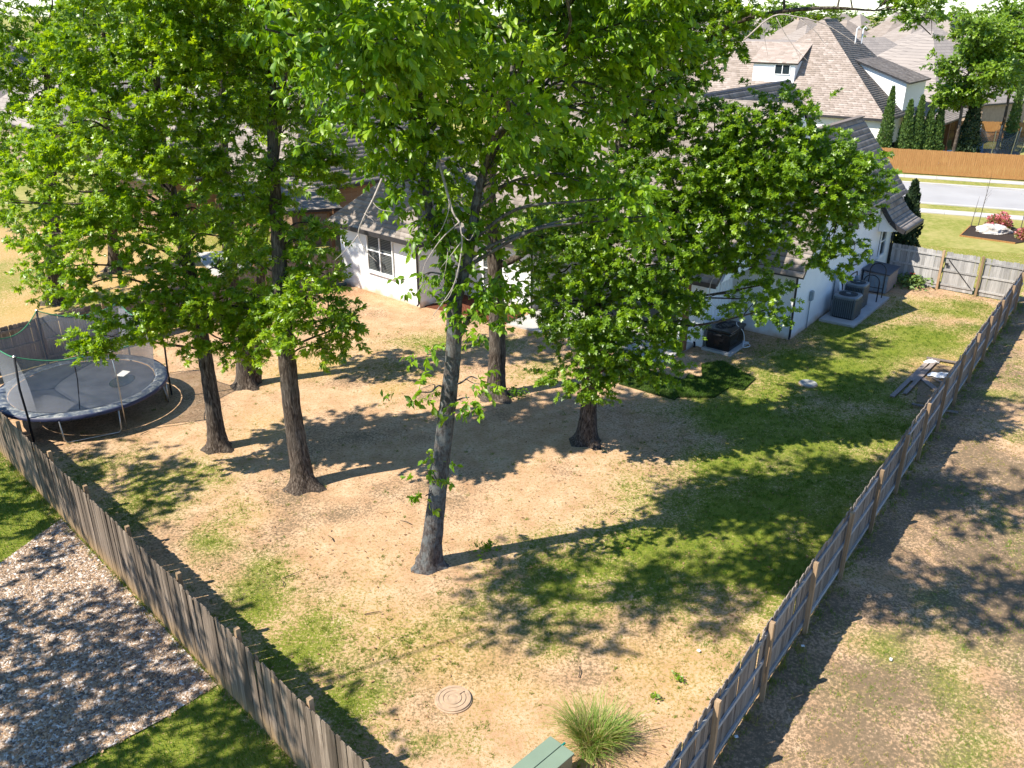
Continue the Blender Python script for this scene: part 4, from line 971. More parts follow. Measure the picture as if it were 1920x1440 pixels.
# --- B, C, D: oaks on the left
tB = [gr(570,910), at(552,800,21.2), at(540,690,21.2), at(528,560,21.3), at(520,430,21.5), at(512,300,21.6), at(510,120,21.7), at(520,-80,21.7)]
cB = CL(21.3, (590,560,-.6,.7),(625,590,-.4,.4),(660,615,-.3,.32),(560,560,-1.0,.7),(600,510,0,.5),(545,620,-.8,.5),(600,650,-.3,.35),(560,450,.2,.9),(600,420,.6,.4),(500,500,.3,.8),
  (560,330,.4,1.1),(620,290,.6,.8),(500,280,0,1.2),(590,200,.5,1.1),(620,300,.8,.45),(500,150,.2,1.3),(570,80,.5,1.2),(430,200,.2,1.1),(430,90,.2,1.2),(500,20,.3,1.3),(640,130,.8,.8),(600,0,.6,1.2),(450,360,.4,1.0),
  (420,-60,0,1.5),(530,-120,.3,1.6),(640,-90,.5,1.4),(480,-250,.2,1.5),(600,-240,.4,1.4),(540,-370,.3,1.3))
tree('oak_tree', 'oak with dark trunk, second from the front, shading the left of the yard', tB, [.30,.25,.235,.21,.17,.14,.09,.05], cB, 202, tpl=OAK2, nspray=11, nleaf=16, size=.15, subs=5.5, flare=.2)
tC = [gr(410,838), at(396,740,23.4), at(380,640,23.4), at(358,520,23.3), at(330,400,23.3), at(300,250,23.2), at(290,80,23.1), at(290,-80,23.1)]
cC = CL(22.4, (205,615,-1,.7),(175,645,-1.2,.4),(240,585,-.6,.75),(300,560,-.4,.7),(170,530,-1.0,.8),(110,500,-.6,.7),(250,510,-.6,.9),(330,500,-.2,.9),(400,580,-.6,.8),(445,600,-.4,.5),(370,630,-.3,.45),(420,510,.2,.8),
  (60,440,-.6,.6),(130,420,-1,.9),(210,430,-1.2,1.0),(300,410,-.9,1.0),(380,400,-.4,.9),(450,440,.3,.7),(60,340,-.6,.9),(150,330,-1.2,1.0),(240,320,-1.6,1.1),(330,300,-1.4,1.1),(410,310,-.6,.9),
  (100,240,-.8,1.0),(190,220,-1.5,1.1),(280,200,-1.8,1.1),(360,180,-1.4,1.0),(130,140,-.8,1.0),(220,110,-1.2,1.1),(310,80,-1.4,1.1),(390,90,-.8,1.0),(150,50,-.6,1.0),(240,20,-.8,1.1),(340,-10,-1,1.2),(30,280,0,.7),(20,380,-.2,.5),
  (200,-80,-.6,1.4),(310,-110,-.6,1.5),(400,-80,-.4,1.3),(250,-220,-.5,1.5),(340,-240,-.4,1.4),(290,-350,-.4,1.3),(480,590,-.4,.45),(500,555,-.2,.5),(330,590,-.6,.5),(430,640,-.6,.4),(470,650,-.7,.35),(400,560,-1,.5),(280,620,-1,.35),(520,600,-1.2,.4))
tree('oak_tree', 'sunlit bright green oak beside the trampoline', tC, [.27,.22,.205,.185,.16,.12,.09,.05], cC, 303, nspray=11, nleaf=18, size=.14, subs=7.8, tint0=.12, flare=.18)
tD = [gr(462,722), at(452,640,28.2), at(440,560,28.2), at(428,440,28.2), at(420,300,28.2), at(415,120,28.2), at(415,-60,28.2)]
sD = [at(478,716,28.3)-np.array([0,0,.15]), at(480,640,28.3), at(486,560,28.4), at(498,430,28.5), at(520,280,28.6), at(540,100,28.6)]
cD = CL(28.2, (430,480,-.3,.8),(470,430,-.4,.8),(400,430,0,.8),(500,420,.3,.6),(430,330,0,1.3),(510,330,.4,1.1),(380,250,0,1.4),(470,220,.4,1.5),(560,230,.8,1.2),(420,120,0,1.5),(520,110,.5,1.5),(600,110,.8,1.1),(470,0,.3,1.6),(380,20,0,1.4),(560,-10,.5,1.4),(440,-120,.2,1.8),(540,-140,.4,1.7),(490,-260,.3,1.6),(400,-230,0,1.4),(350,400,0,.6))
tree('oak_tree', 'double trunked oak standing behind the two nearer left oaks', tD, [.30,.25,.22,.19,.16,.10,.05], cD, 404, tpl=OAK2, nspray=8, nleaf=12, size=.21, subs=3.6, flare=.2, stems=((sD,[.24,.20,.17,.13,.09,.04]),))
# --- E: tall oak in the centre, F: spreading oak on the right
tE = [gr(930,742), at(932,650,27.3), at(930,560,27.3), at(926,460,27.4), at(918,350,27.5), at(930,230,27.5), at(960,90,27.6), at(980,-80,27.6)]
sE = [at(926,500,27.4), at(965,485,27.2), at(1010,455,27.0), at(1060,425,26.8), at(1090,405,26.7)]
cE = CL(27.4, (1050,400,-.8,.7),(1090,390,-1,.6),(1000,400,-.3,.6),(1010,440,-.4,.5),(960,400,.2,.8),(1040,450,-.3,.5),(860,370,.3,.8),(800,300,.5,1.1),(900,280,.6,1.3),(1010,280,.5,1.2),(1090,250,.2,1.2),(840,160,.4,1.5),(950,150,.6,1.6),(1070,130,.4,1.5),
  (1160,170,.2,1.2),(760,80,.4,1.3),(880,40,.4,1.7),(1010,20,.6,1.7),(1130,20,.4,1.5),(820,-80,.3,1.7),(950,-110,.5,1.9),(1080,-100,.4,1.8),(900,-240,.4,1.7),(1020,-250,.4,1.7),(1000,515,-.1,.25),(1020,500,-.2,.25))
tree('oak_tree', 'tall dark trunked oak standing before the white house wall', tE, [.33,.28,.26,.24,.20,.17,.12,.06], cE, 505, tpl=OAK2, nspray=8, nleaf=12, size=.2, subs=4.4, flare=.22, stems=((sE,[.13,.12,.10,.08,.05]),))
tF = [gr(1100,826), at(1104,760,23.9), at(1106,680,23.9), at(1110,590,23.9), at(1120,480,24), at(1140,360,24.1), at(1170,230,24.1), at(1190,80,24.1), at(1200,-80,24.1)]
sF = [at(1125,470,24), at(1200,410,23.9), at(1290,380,23.7), at(1390,360,23.5), at(1490,350,23.3), at(1570,355,23.1)]
sF2 = [at(1160,270,24.1), at(1230,170,23.6), at(1330,70,23), at(1420,30,22.4), at(1540,15,22), at(1640,20,21.8)]
cF = CL(23.6, (1010,560,-.3,.6),(1030,620,-.6,.6),(1060,690,-.8,.6),(1100,720,-.9,.55),(1130,660,-1,.7),(1080,600,-.9,.8),(1150,590,-1.1,.8),(1200,640,-.9,.7),(1230,690,-.8,.55),(1250,640,-.7,.5),(1180,700,-.9,.5),(1060,520,-.4,.7),(1130,510,-.8,.8),
  (1210,560,-1,.8),(1260,560,-.7,.6),(1280,600,-.6,.4),(1010,500,0,.5),(1050,450,0,.6),(1120,430,-.4,.8),(1190,480,-.7,.8),(1260,470,-.7,.8),(1300,510,-.5,.5),(1330,450,-.5,.6),(1180,390,-.3,.8),(1250,390,-.6,.9),(1320,380,-.7,.9),
  (1290,290,-.4,.9),(1360,290,-.6,.9),(1390,230,-.5,.6),(1430,270,-.8,.9),(1500,260,-1,.8),(1480,320,-1,.9),(1550,300,-1,.8),(1610,310,-.9,.6),(1560,370,-1.1,.8),(1630,350,-1,.5),(1620,400,-1,.5),(1500,400,-1,.8),(1430,380,-1,.8),(1390,440,-.8,.6),(1410,500,-.8,.55),(1400,560,-.8,.35),(1440,580,-.8,.35),
  (1450,530,-.8,.4),(1450,460,-.9,.6),(1560,450,-1.1,.5),(1590,470,-1,.35),(1550,500,-1,.3),(1340,220,-.2,.7),(1270,210,0,.9),(1210,300,.2,.9),(1230,120,0,1.1),(1310,120,-.2,.9),(1340,40,-.4,.8),(1380,70,-.8,.5),(1300,20,0,1.0),(1200,20,.2,1.2),(1120,90,.4,1.0),(1410,10,-1.2,.3),
  (1660,5,-1.8,.22),(1700,20,-1.8,.28),(1735,35,-1.9,.2),(1745,65,-1.9,.06),(1720,-20,-1.8,.4),(1600,-25,-1.6,.25),(1250,-90,0,1.6),(1130,-80,.2,1.6),(1370,-100,-.6,1.0),(1480,-140,-1.2,1),(1200,-230,.2,1.7),(1320,-210,0,1.5),(1600,-160,-1.6,.9),(1440,300,-1.4,.7),(1500,210,-.8,.45),(1460,200,-.6,.4),(1400,330,-1.2,.7),(1340,330,-.9,.7),(1540,340,-1.3,.6),(1470,440,-1.2,.5),(1420,420,-1.2,.6),(1370,400,-1.2,.6),(1110,640,-1.2,.7),(1160,680,-1.3,.5),(1050,580,-.8,.6),(1090,480,-.6,.7),(1230,440,-.8,.7),(1280,420,-.9,.6),(1250,270,0,.9),(1200,220,.3,.9),(1000,440,0,.4),(1040,400,.2,.5),(1100,380,0,.6),(1160,340,0,.7),(1300,340,-.6,.7),(1380,370,-.9,.7),(1450,340,-1.1,.7),(1520,280,-1,.6),(1590,350,-1.1,.5),(1340,490,-.6,.4),(1220,510,-1.1,.6),(1290,560,-.8,.35),(1390,300,-.8,.6))
rF, folF = tree('oak_tree', 'spreading oak with low drooping foliage on the right of the yard', tF, [.30,.25,.235,.22,.20,.16,.12,.08,.04], cF, 606, nspray=9, nleaf=18, size=.13, subs=13.5, tint0=-.14, flare=.2, stems=((sF,[.12,.10,.085,.07,.05,.02]),(sF2,[.11,.09,.07,.05,.04,.02])), droop=.4)
twig([(((1395,75,21.8),(1450,30,21.6),(1500,33,21.5),(1545,45,21.4),(1580,65,21.3),(1610,85,21.2)),.02,.006),(((1455,32,21.6),(1470,60,21.5),(1490,90,21.4),(1500,110,21.3)),.012,.004),(((1500,35,21.5),(1530,60,21.4),(1545,80,21.4),(1570,100,21.3)),.010,.003),(((1430,45,21.6),(1435,80,21.6),(1440,105,21.6)),.009,.003),(((1490,90,21.4),(1505,105,21.4),(1515,115,21.3)),.006,.003),(((1545,80,21.4),(1560,75,21.4),(1575,80,21.3)),.006,.003)], rF)
twig([(((1372,478,23),(1360,505,22.9),(1335,525,22.8),(1328,560,22.7),(1318,590,22.6)),.02,.005),(((1360,505,22.9),(1340,503,22.9),(1330,512,22.8)),.008,.003),(((1328,560,22.7),(1340,574,22.7),(1346,570,22.6)),.007,.003),(((1345,520,22.8),(1352,535,22.8),(1350,545,22.7)),.006,.003)], rF)

# --- oaks in the neighbour's yard, far left
for i, (lab, b, hgt, sp_) in enumerate([('stout oak trunk behind the back fence left of the trampoline', (105,566), 13, [(90,470,0,1.0),(40,400,0,1.2),(130,380,0,1.3),(60,300,0,1.6),(150,270,0,1.5),(20,200,0,1.7),(110,170,0,1.8),(40,80,0,1.8),(150,60,0,1.7),(0,0,0,1.8),(90,-60,0,2.0),(0,120,0,1.6),(60,190,0,1.4),(0,270,0,1.2),(120,110,0,1.5),(50,520,-1,.6),(75,540,-1.5,.5)]),
    ('slim leaning oak behind the back fence, farther into the neighbour yard', (214,507), 12, [(200,430,0,.9),(240,400,0,1.0),(170,330,0,1.4),(260,300,0,1.4),(210,220,0,1.7),(120,230,0,1.3),(280,180,0,1.5),(200,110,0,1.8),(280,60,0,1.7),(160,470,-.6,.6),(150,20,0,1.6)])]):
    g0 = gr(*b); Yb = g0[1]; top = at(b[0]-20, 60, Yb)
    tr = [g0, g0+(top-g0)*.3, g0+(top-g0)*.6, top]
    tree('oak_tree', lab, tr, [.38-.1*i,.30-.08*i,.2,.08], CL(Yb, *sp_), 700+i, tpl=OAK2, nspray=6, nleaf=11, size=.22, subs=6.5, flare=.25)

tH = [np.array([-14.2,41.6,0]), np.array([-14.0,41.4,3.5]), np.array([-13.4,40.8,7]), np.array([-12.8,40,11.5])]
cH = [(np.array(p), r_) for p, r_ in (((-10.2,38.6,9.6),1.2),((-11.4,38.0,11.2),1.4),((-9.2,38.4,11.4),1.3),((-12.6,39.5,9),1.3),((-10.6,40,12.8),1.5),((-12.8,37.6,12.6),1.5),((-8.2,39.6,10.6),1.0),((-14.2,40.5,11),1.5),((-15.5,41.5,9.4),1.3),((-13.5,42.5,12.5),1.5),((-9.6,37.2,12.6),1.2),((-11.2,37.6,8.6),.9),((-8.4,38.6,9.8),1.1),((-7.4,38.2,11),1.2),((-9,37.6,10.4),1.1),((-6.6,38.2,12),1.2),((-9.6,36.8,10),1.2),((-8.7,37.1,8.9),.9),((-10.6,36.5,11.4),1.3),((-11.9,36.1,13),1.3),((-8.3,36.6,10.6),1.0))]
tree('oak_tree', 'oak behind the fence corner, its crown shading the white house window wing', tH, [.26,.21,.15,.06], cH, 790, tpl=OAK2, nspray=7, nleaf=11, size=.22, subs=6, flare=.18)
# --- two trees of the left neighbour, beyond the picture's edge, whose shade falls on gravel and fence
for i, (x, y, lab) in enumerate(((-16.2,11.0,'neighbour shade tree beside the gravel, left of the picture edge'),(-13.4,8.2,'neighbour shade tree over the lush lawn, nearest the camera'),(-19.0,17.6,'neighbour shade tree beyond the left fence, outside the picture'))):
    b = np.array([x, y, 0.0]); r2 = np.random.default_rng(40+i); cl = []
    for k in range(26):
        f = r2.uniform(.42, 1); a = r2.uniform(0, 6.283); q = 3.0*(1-abs(f-.65)*1.2)*r2.uniform(.3, 1); cl.append((b+np.array([math.cos(a)*q, math.sin(a)*q*1.3, 12.5*f]), r2.uniform(.6, .95)))
    tree('shade_tree', lab, [b, b+np.array([.1,.1,3]), b+np.array([0,.2,7]), b+np.array([.1,0,11.5])], [.28,.22,.16,.05], cl, 720+i, SIMPLE, nspray=4, nleaf=10, size=.2, subs=7, flare=.2)
b = np.array([-15.5, 8.3, 0.0]); r2 = np.random.default_rng(46)
cl = [(np.array([-9.0, 12.0, 14.6])+np.array([math.cos(a)*q, math.sin(a)*q*.62, dz]), rr_) for a, q, dz, rr_ in [(r2.uniform(0, 6.283), 3.1*math.sqrt(r2.random()), r2.uniform(-.9, 1.2), r2.uniform(.4, .75)) for _ in range(26)]]
tree('shade_tree', 'tall shade tree outside the left fence, above the picture edge', [b, b+np.array([.2,.1,3.5]), b+np.array([.6,.3,7]), b+np.array([2.6,1.5,11]), np.array([-9.6,11.7,14.3])], [.2,.13,.045,.03,.02], cl, 731, SIMPLE, nspray=5, nleaf=10, size=.17, subs=9, flare=.2, limb=.014)
# --- trees across the street and at the skyline
def fartree(name, lab, base, ht, spread, seed, n=900, leaf=.34, cat_grp=None, trunk_h=.32, mat=None, r0=.16):
    r_ = np.random.default_rng(seed); base = np.array([base[0], base[1], base[2] if len(base) > 2 else 0.0])
    tp = [base, base+np.array([.1,0,ht*.25]), base+np.array([0,.1,ht*.5]), base+np.array([.1,0,ht*.85])]
    cl = []
    for i in range(13):
        f = r_.uniform(trunk_h+.08, .93); rr_ = spread*(1-abs(f-.55)*1.3)*r_.uniform(.35, .9); a = r_.uniform(0, 6.28)
        cl.append((base+np.array([math.cos(a)*rr_, math.sin(a)*rr_, ht*f]), spread*r_.uniform(.3, .46)))
    return tree(name, lab, tp, [r0, r0*.85, r0*.6, r0*.25], cl, seed, SIMPLE, mat or M['leaf_far'], M['bark'], nspray=6, nleaf=9, size=leaf, subs=n/300/(spread*.38)**2*1.8, flare=r0*.5, group=cat_grp, limb=.06, sides=8, spread=leaf*1.6)[0]
fartree('street_tree', 'light green round tree above the cypress row across the street', (37.6,74.6,0), 12.4, 3.4, 811, 4600, .29, trunk_h=.34)
fartree('street_tree', 'second green tree at the right edge behind the patio', (46.5,84,0), 13.5, 4.2, 812, 3300, .34, trunk_h=.35)
SK = [(52,235,15,7,'round dark tree left of centre on the skyline'),(75,245,13,6,'small round tree on the skyline behind brown roof'),(102,230,17,7.5,'tall round tree on the skyline beside the right trees'),(118,245,13,6,'low tree right of the tall skyline tree'),
      (33,100,9.5,3.0,'yellow green tree left of the corner house ridge'),(41,165,11,3.5,'small green tree between the middle roofs'),(58,150,9,2.2,'tiny round tree above the corner house roof'),(28,210,13,6,'dark tree behind the left skyline roofs'),(130,260,14,7,'far right skyline tree'),
      (64,280,13,8,'pale skyline tree in the gap of roofs'),(88,290,14,8,'hazy skyline tree right of centre'),(20,150,12,5,'tree seen through gaps of the front tree'),(-30,120,13,6,'tree behind the left neighbour roof'),(-58,80,12,5,'tree at far left behind the oak crowns')]
rS = np.random.default_rng(23)
for k in range(22):
    yy = rS.uniform(330, 620); f = .17+.39*(k+.5)/22; SK.append((f*yy, yy, rS.uniform(10, 14.5), rS.uniform(5, 9), 'skyline tree number %s from the left along the horizon' % ['one','two','three','four','five','six','seven','eight','nine','ten','eleven','twelve','thirteen','fourteen','fifteen','sixteen','seventeen','eighteen','nineteen','twenty','twenty-one','twenty-two'][k]))
for k in range(9): SK.append((-95+11*k, 105+9*(k % 3), 13+k % 3, 6, 'tree number %s in the row behind the left roofs' % ['one','two','three','four','five','six','seven','eight','nine'][k]))
protos = []
for i, (x, y, hgt, sp_, lab) in enumerate(SK):
    if i < 6:
        protos.append((fartree('distant_tree', lab, (x, y), hgt, sp_, 900+i, 1100, .5 if y > 180 else .38, 'trees between the distant roofs', .2), hgt, sp_)); continue
    pr, ph, ps = protos[i % 6]; rt = empty('distant_tree', (x, y, 0), lab, 'tree', 'trees between the distant roofs'); rt.scale = (sp_/ps, sp_/ps, hgt/ph); rt.rotation_euler = (0, 0, i*1.3)
    for ch in list(pr.children):
        c_ = ch.copy(); COL.objects.link(c_); c_.parent = rt; c_.matrix_parent_inverse = Matrix.Translation(-Vector(pr.location))

def cypress(name, lab, base, ht, rad, seed, mat, n=5200, leaf=.13, group=None, wob=.12):
    r_ = np.random.default_rng(seed); root = empty(name, tuple(base), lab, 'tree', group); base = np.array(base, float)
    MB().tube([tuple(base-np.array([0,0,.1])), tuple(base+np.array([0,0,ht*.5])), tuple(base+np.array([0,0,ht*.95]))], [.07,.05,.015], 6).build('trunk', M['bark'], root)
    f = r_.random(n)**1.15; prof = rad*(np.clip(1-f, 0, 1)**.75)*np.clip(.55+3.5*f, 0, 1); a = r_.uniform(0, 6.283, n)
    rr_ = prof*(.45+.6*np.sqrt(r_.random(n)))*(1+wob*np.sin(a*3+f*17+seed))
    P = base+np.stack([np.cos(a)*rr_, np.sin(a)*rr_, f*ht], 1); D = np.stack([np.cos(a)*.45, np.sin(a)*.45, np.full(n, .9)], 1)+r_.normal(0, .3, (n, 3))
    t_ = unit(D); nn = unit(np.stack([np.cos(a), np.sin(a), np.full(n, .3)], 1)+r_.normal(0, .4, (n, 3))); nn = unit(nn-t_*np.sum(nn*t_, 1, keepdims=True))
    leaves_mesh('crown', (P, t_, np.cross(nn, t_), nn, leaf*r_.uniform(.6,1.4,n)*1.5, np.clip(r_.normal(.5,.2,n),0,1)), SIMPLE, mat, root); return root
for i, (px, lab, ht, rd_) in enumerate([(1655,'tallest slim cypress at the corner of the white house across the street',5.6,.75),(1692,'second cypress from the left along the stained fence',4.3,.8),(1712,'middle cypress of the row behind the stained fence',4.4,.75),(1733,'fourth cypress of the row before the dark patio',4.1,.8),(1751,'last cypress of the row, just left of the tree trunk',4.0,.7)]):
    b = at(px, 284, 75.2); cypress('cypress', lab, (b[0], 75.2, 0), ht+.7+.25*(i % 3), rd_, 950+i, M['cypress'], 4200, .13, 'cypresses along the stained fence')
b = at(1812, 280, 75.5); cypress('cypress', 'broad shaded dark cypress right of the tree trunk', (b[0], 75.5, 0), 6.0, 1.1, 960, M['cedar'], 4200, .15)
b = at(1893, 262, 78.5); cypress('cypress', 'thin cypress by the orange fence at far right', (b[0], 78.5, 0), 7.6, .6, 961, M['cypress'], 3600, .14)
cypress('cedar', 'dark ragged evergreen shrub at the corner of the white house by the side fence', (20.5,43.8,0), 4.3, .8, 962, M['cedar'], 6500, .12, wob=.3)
# ================================================================== things in the yard
def netmat(name, col, alpha, scale=0):
    t = NT(name); t.set(col, .7, .2); tr = t.n('ShaderNodeBsdfTransparent'); mx = t.n('ShaderNodeMixShader')
    n = t.noise(3, 4); t.l(t.ramp(n, [(.3, alpha*.92), (.7, min(1, alpha*1.08))]), mx.inputs[0]); t.l(tr.outputs[0], mx.inputs[1]); t.l(t.b.outputs[0], mx.inputs[2]); t.l(mx.outputs[0], t.out.inputs[0]); return t.m
M['net'] = netmat('black_mesh_net', (.24,.245,.265), .5); M['net_grey'] = netmat('grey_mesh_net', (.10,.105,.11), .5)
t = NT('trampoline_mat'); n1 = t.noise(2.2, 5); n2 = t.noise(60, 3)
t.set(t.mix(t.ramp(n2, [(.4,0),(.7,.3)]), t.ramp(n1, [(.35,(.035,.04,.052)),(.7,(.075,.082,.098))]), (.12,.125,.135)), .55, .4); M['tmat'] = t.m
t = NT('worn_pad_vinyl'); n1 = t.noise(5, 7, .7); t.set(t.ramp(n1, [(.38,(.03,.045,.085)),(.52,(.10,.115,.13)),(.66,(.32,.32,.30))]), .6, .4); M['pad'] = t.m
M['galv'] = plain('galvanised_steel', (.48,.47,.45), .38, .5, .85, .15, 8)
M['foam'] = plain('black_foam_sleeve', (.02,.02,.024), .8, .2)
M['blue_trim'] = plain('blue_vinyl_edge', (.025,.03,.07), .5, .4)
M['green_trim'] = plain('green_binding', (.05,.20,.10), .7, .2)
# ---- trampoline
TC = np.array([-14.33, 26.1]); TR = 2.6; TZ = .9
tp = empty('trampoline', (*TC, 0), 'large round black trampoline with sagging safety net in the left corner', 'trampoline')
def tcirc(r_, z, n=64, a0=0.0): return [(TC[0]+r_*math.cos(a0+2*math.pi*i/n), TC[1]+r_*math.sin(a0+2*math.pi*i/n), z) for i in range(n)]
def ringmesh(rs, name, mat, n=64, th=None, smooth=True, jit=0.0):
    mb = MB(); k = len(rs)
    for r_, z in rs:
        for i in range(n):
            a = 2*math.pi*i/n; rr_ = r_+random.gauss(0, jit); mb.v.append((TC[0]+rr_*math.cos(a), TC[1]+rr_*math.sin(a), z+random.gauss(0, jit*.6)))
    for j in range(k-1):
        for i in range(n): mb.f.append((j*n+i, j*n+(i+1) % n, (j+1)*n+(i+1) % n, (j+1)*n+i))
    return mb.build(name, mat, tp, smooth=smooth)
mat_o = ringmesh([(2.22,.88),(1.6,.865),(1.0,.85),(.5,.845),(.02,.84)], 'bounce_mat', M['tmat'])
MB().poly([(TC[0]+1.15+.32*math.cos(a)*1.2, TC[1]+.35+.55*math.sin(a), .868+.0) for a in np.linspace(0,6.28,18)[:-1]]).build('water_puddle', M['glass'], mat_o)
MB().poly([(TC[0]+.75,TC[1]+.75,.872),(TC[0]+1.05,TC[1]+.7,.872),(TC[0]+1.1,TC[1]+1.15,.872),(TC[0]+.8,TC[1]+1.25,.872)]).build('patch', M['cream'], mat_o)
ringmesh([(2.62,.90),(2.5,.945),(2.36,.94),(2.24,.89)], 'safety_pad', M['pad'], 96, jit=.012)
ringmesh([(2.66,.80),(2.665,.90),(2.62,.915)], 'pad_skirt', M['blue_trim'], 96, jit=.006)
mb = MB(); P_ = tcirc(2.63, .86, 48); mb.tube(P_+[P_[0]], .03, 6, cap=False); mb.build('frame_ring', M['galv'], tp, smooth=True)
for i in range(4):        # W-shaped legs
    a = R(-62+i*90)
    p = [(TC[0]+r_*math.cos(a+d), TC[1]+r_*math.sin(a+d), z) for r_, d, z in ((2.62,-.33,.86),(2.60,-.32,.12),(2.58,-.29,.03),(2.58,.29,.03),(2.60,.32,.12),(2.62,.33,.86))]
    MB().tube(p, .024, 8).build('leg', M['galv'], tp, smooth=True)
pole_a = [math.atan2(23.84-TC[1], -14.75-TC[0]), 0, 0, 0, 0, 0]
angs = [pole_a[0]+i*math.pi/3 for i in range(6)]
tops = []
for i, a in enumerate(angs):
    b = (TC[0]+2.66*math.cos(a), TC[1]+2.66*math.sin(a)); tz = 2.9
    tpp = (TC[0]+2.60*math.cos(a), TC[1]+2.60*math.sin(a), tz); tops.append(tpp)
    MB().tube([(*b,.1),(*b,1.0),(TC[0]+2.70*math.cos(a), TC[1]+2.70*math.sin(a), 1.9),tpp], .034 if i != 1 else .02, 8).build('net_pole', M['foam'] if i != 1 else M['galv'], tp, smooth=True)
    MB().lathe((tpp[0],tpp[1],tz-.01), [(.045,0),(.05,.03),(.02,.06)], 10).build('pole_cap', M['galv'], tp)
# net panels sag between the poles and pull inward
mb = MB(); nu, nv = 14, 8; edge = []
for i in range(6):
    A_, B_ = np.array(tops[i]), np.array(tops[(i+1) % 6]); base = len(mb.v)
    for v_ in range(nv+1):
        for u_ in range(nu+1):
            f = u_/nu; g_ = v_/nv; a = angs[i]+f*math.pi/3
            top = A_*(1-f)+B_*f; sag = (.30+.12*math.sin(i*2.1))*4*f*(1-f); top = top-np.array([math.cos(a), math.sin(a), 0])*.10*4*f*(1-f); top[2] -= sag
            bot = np.array([TC[0]+2.27*math.cos(a), TC[1]+2.27*math.sin(a), .93]); p = bot*(1-g_)+top*g_; bow = .16*math.sin(math.pi*g_)*(1 if f*(1-f) > .02 else .6)
            p -= np.array([math.cos(a), math.sin(a), 0])*bow; mb.v.append(tuple(p))
            if v_ == nv: edge.append(tuple(p))
    for v_ in range(nv):
        for u_ in range(nu): q = base+v_*(nu+1)+u_; mb.f.append((q, q+1, q+nu+2, q+nu+1))
mb.build('safety_net', M['net'], tp, smooth=True)
MB().tube(edge+[edge[0]], .018, 5, cap=False).build('net_binding', M['green_trim'], tp, smooth=True)
for k_, (ia, f) in enumerate(((0,.55),(3,.4))):
    a = angs[ia]+f*math.pi/3
    MB().tube([(TC[0]+r_*math.cos(a+d), TC[1]+r_*math.sin(a+d), z) for r_, d, z in ((2.25,0,.95),(2.1,.02,1.4),(2.15,.05,1.9),(2.42,.06,2.45))], .016, 5).build('net_zip', M['foam'], tp)

# ---- utilities along the side wall
SD = math.atan2(U[1], U[0])
o = MB().prism([S(3.05,-.12,0)[:2], S(8.05,-.12,0)[:2], S(8.05,-1.62,0)[:2], S(3.05,-1.62,0)[:2]], -.05, .09).build('condenser_pad', M['concrete']); tag(o, 'concrete pad under the two condensers by the shaded wall', 'slab')
M['ac'] = plain('grey_green_painted_steel', (.085,.105,.115), .5, .4, .2, .12, 5); M['ac_top'] = plain('pale_grey_steel', (.15,.18,.20), .45, .4, .3); M['ac_dark'] = plain('dark_coil', (.012,.014,.016), .7, .2)
def condenser(lab, s_, t_, half, ht):
    c = S(s_, t_, .09); r = empty('air_conditioner', c, lab, 'condenser', 'air conditioner condensers on the pad')
    MB().lathe(c, [(half*.97,0),(half*.97,.06)], 32, 5).rot(c, SD).build('base', M['ac_dark'], r)
    MB().lathe(c, [(half*.93,.06),(half*.93,ht-.12)], 32, 5).rot(c, SD).build('coil', M['ac_dark'], r)
    for sd in range(4):
        for k in range(11):
            x = (-.86+k*.172)*half; y = half*.985; a = SD+sd*math.pi/2
            MB().box((c[0]+x*math.cos(a)-y*math.sin(a), c[1]+x*math.sin(a)+y*math.cos(a), c[2]+.06+(ht-.2)/2), (half*.115,.02,ht-.2), rz=a).build('louvre', M['ac'], r)
    for sd in range(4):
        a = SD+sd*math.pi/2+math.pi/4; MB().tube([(c[0]+half*1.28*math.cos(a), c[1]+half*1.28*math.sin(a), c[2]+.03),(c[0]+half*1.28*math.cos(a), c[1]+half*1.28*math.sin(a), c[2]+ht-.1)], .05, 8).build('corner_post', M['ac'], r)
    MB().lathe(c, [(half*1.02,ht-.13),(half*1.04,ht-.04),(half*.98,ht),(half*.8,ht+.012)], 32, 5).rot(c, SD).build('top_cover', M['ac_top'], r)
    MB().lathe((c[0],c[1],c[2]+ht+.014), [(half*.80,0),(half*.80,.004)], 28).build('fan_opening', M['ac_dark'], r)
    mb = MB()
    for k in range(1, 6): q = [(c[0]+half*.78*k/5*math.cos(i*.2618), c[1]+half*.78*k/5*math.sin(i*.2618), c[2]+ht+.035) for i in range(25)]; mb.tube(q, .006, 4, cap=False)
    for i in range(8): a = i*math.pi/4; mb.tube([(c[0],c[1],c[2]+ht+.037),(c[0]+half*.8*math.cos(a), c[1]+half*.8*math.sin(a), c[2]+ht+.03)], .006, 4)
    mb.build('fan_guard', M['ac'], r); MB().lathe((c[0],c[1],c[2]+ht+.03), [(half*.2,0),(half*.2,.02),(half*.12,.03)], 16).build('fan_hub', M['ac_top'], r)
condenser('nearer wide air conditioner condenser on the concrete pad', 4.15, -.86, .50, .98)
condenser('farther taller air conditioner condenser on the concrete pad', 5.75, -.74, .42, 1.10)
M['box_grey'] = plain('grey_plastic_box', (.22,.27,.30), .5, .4)
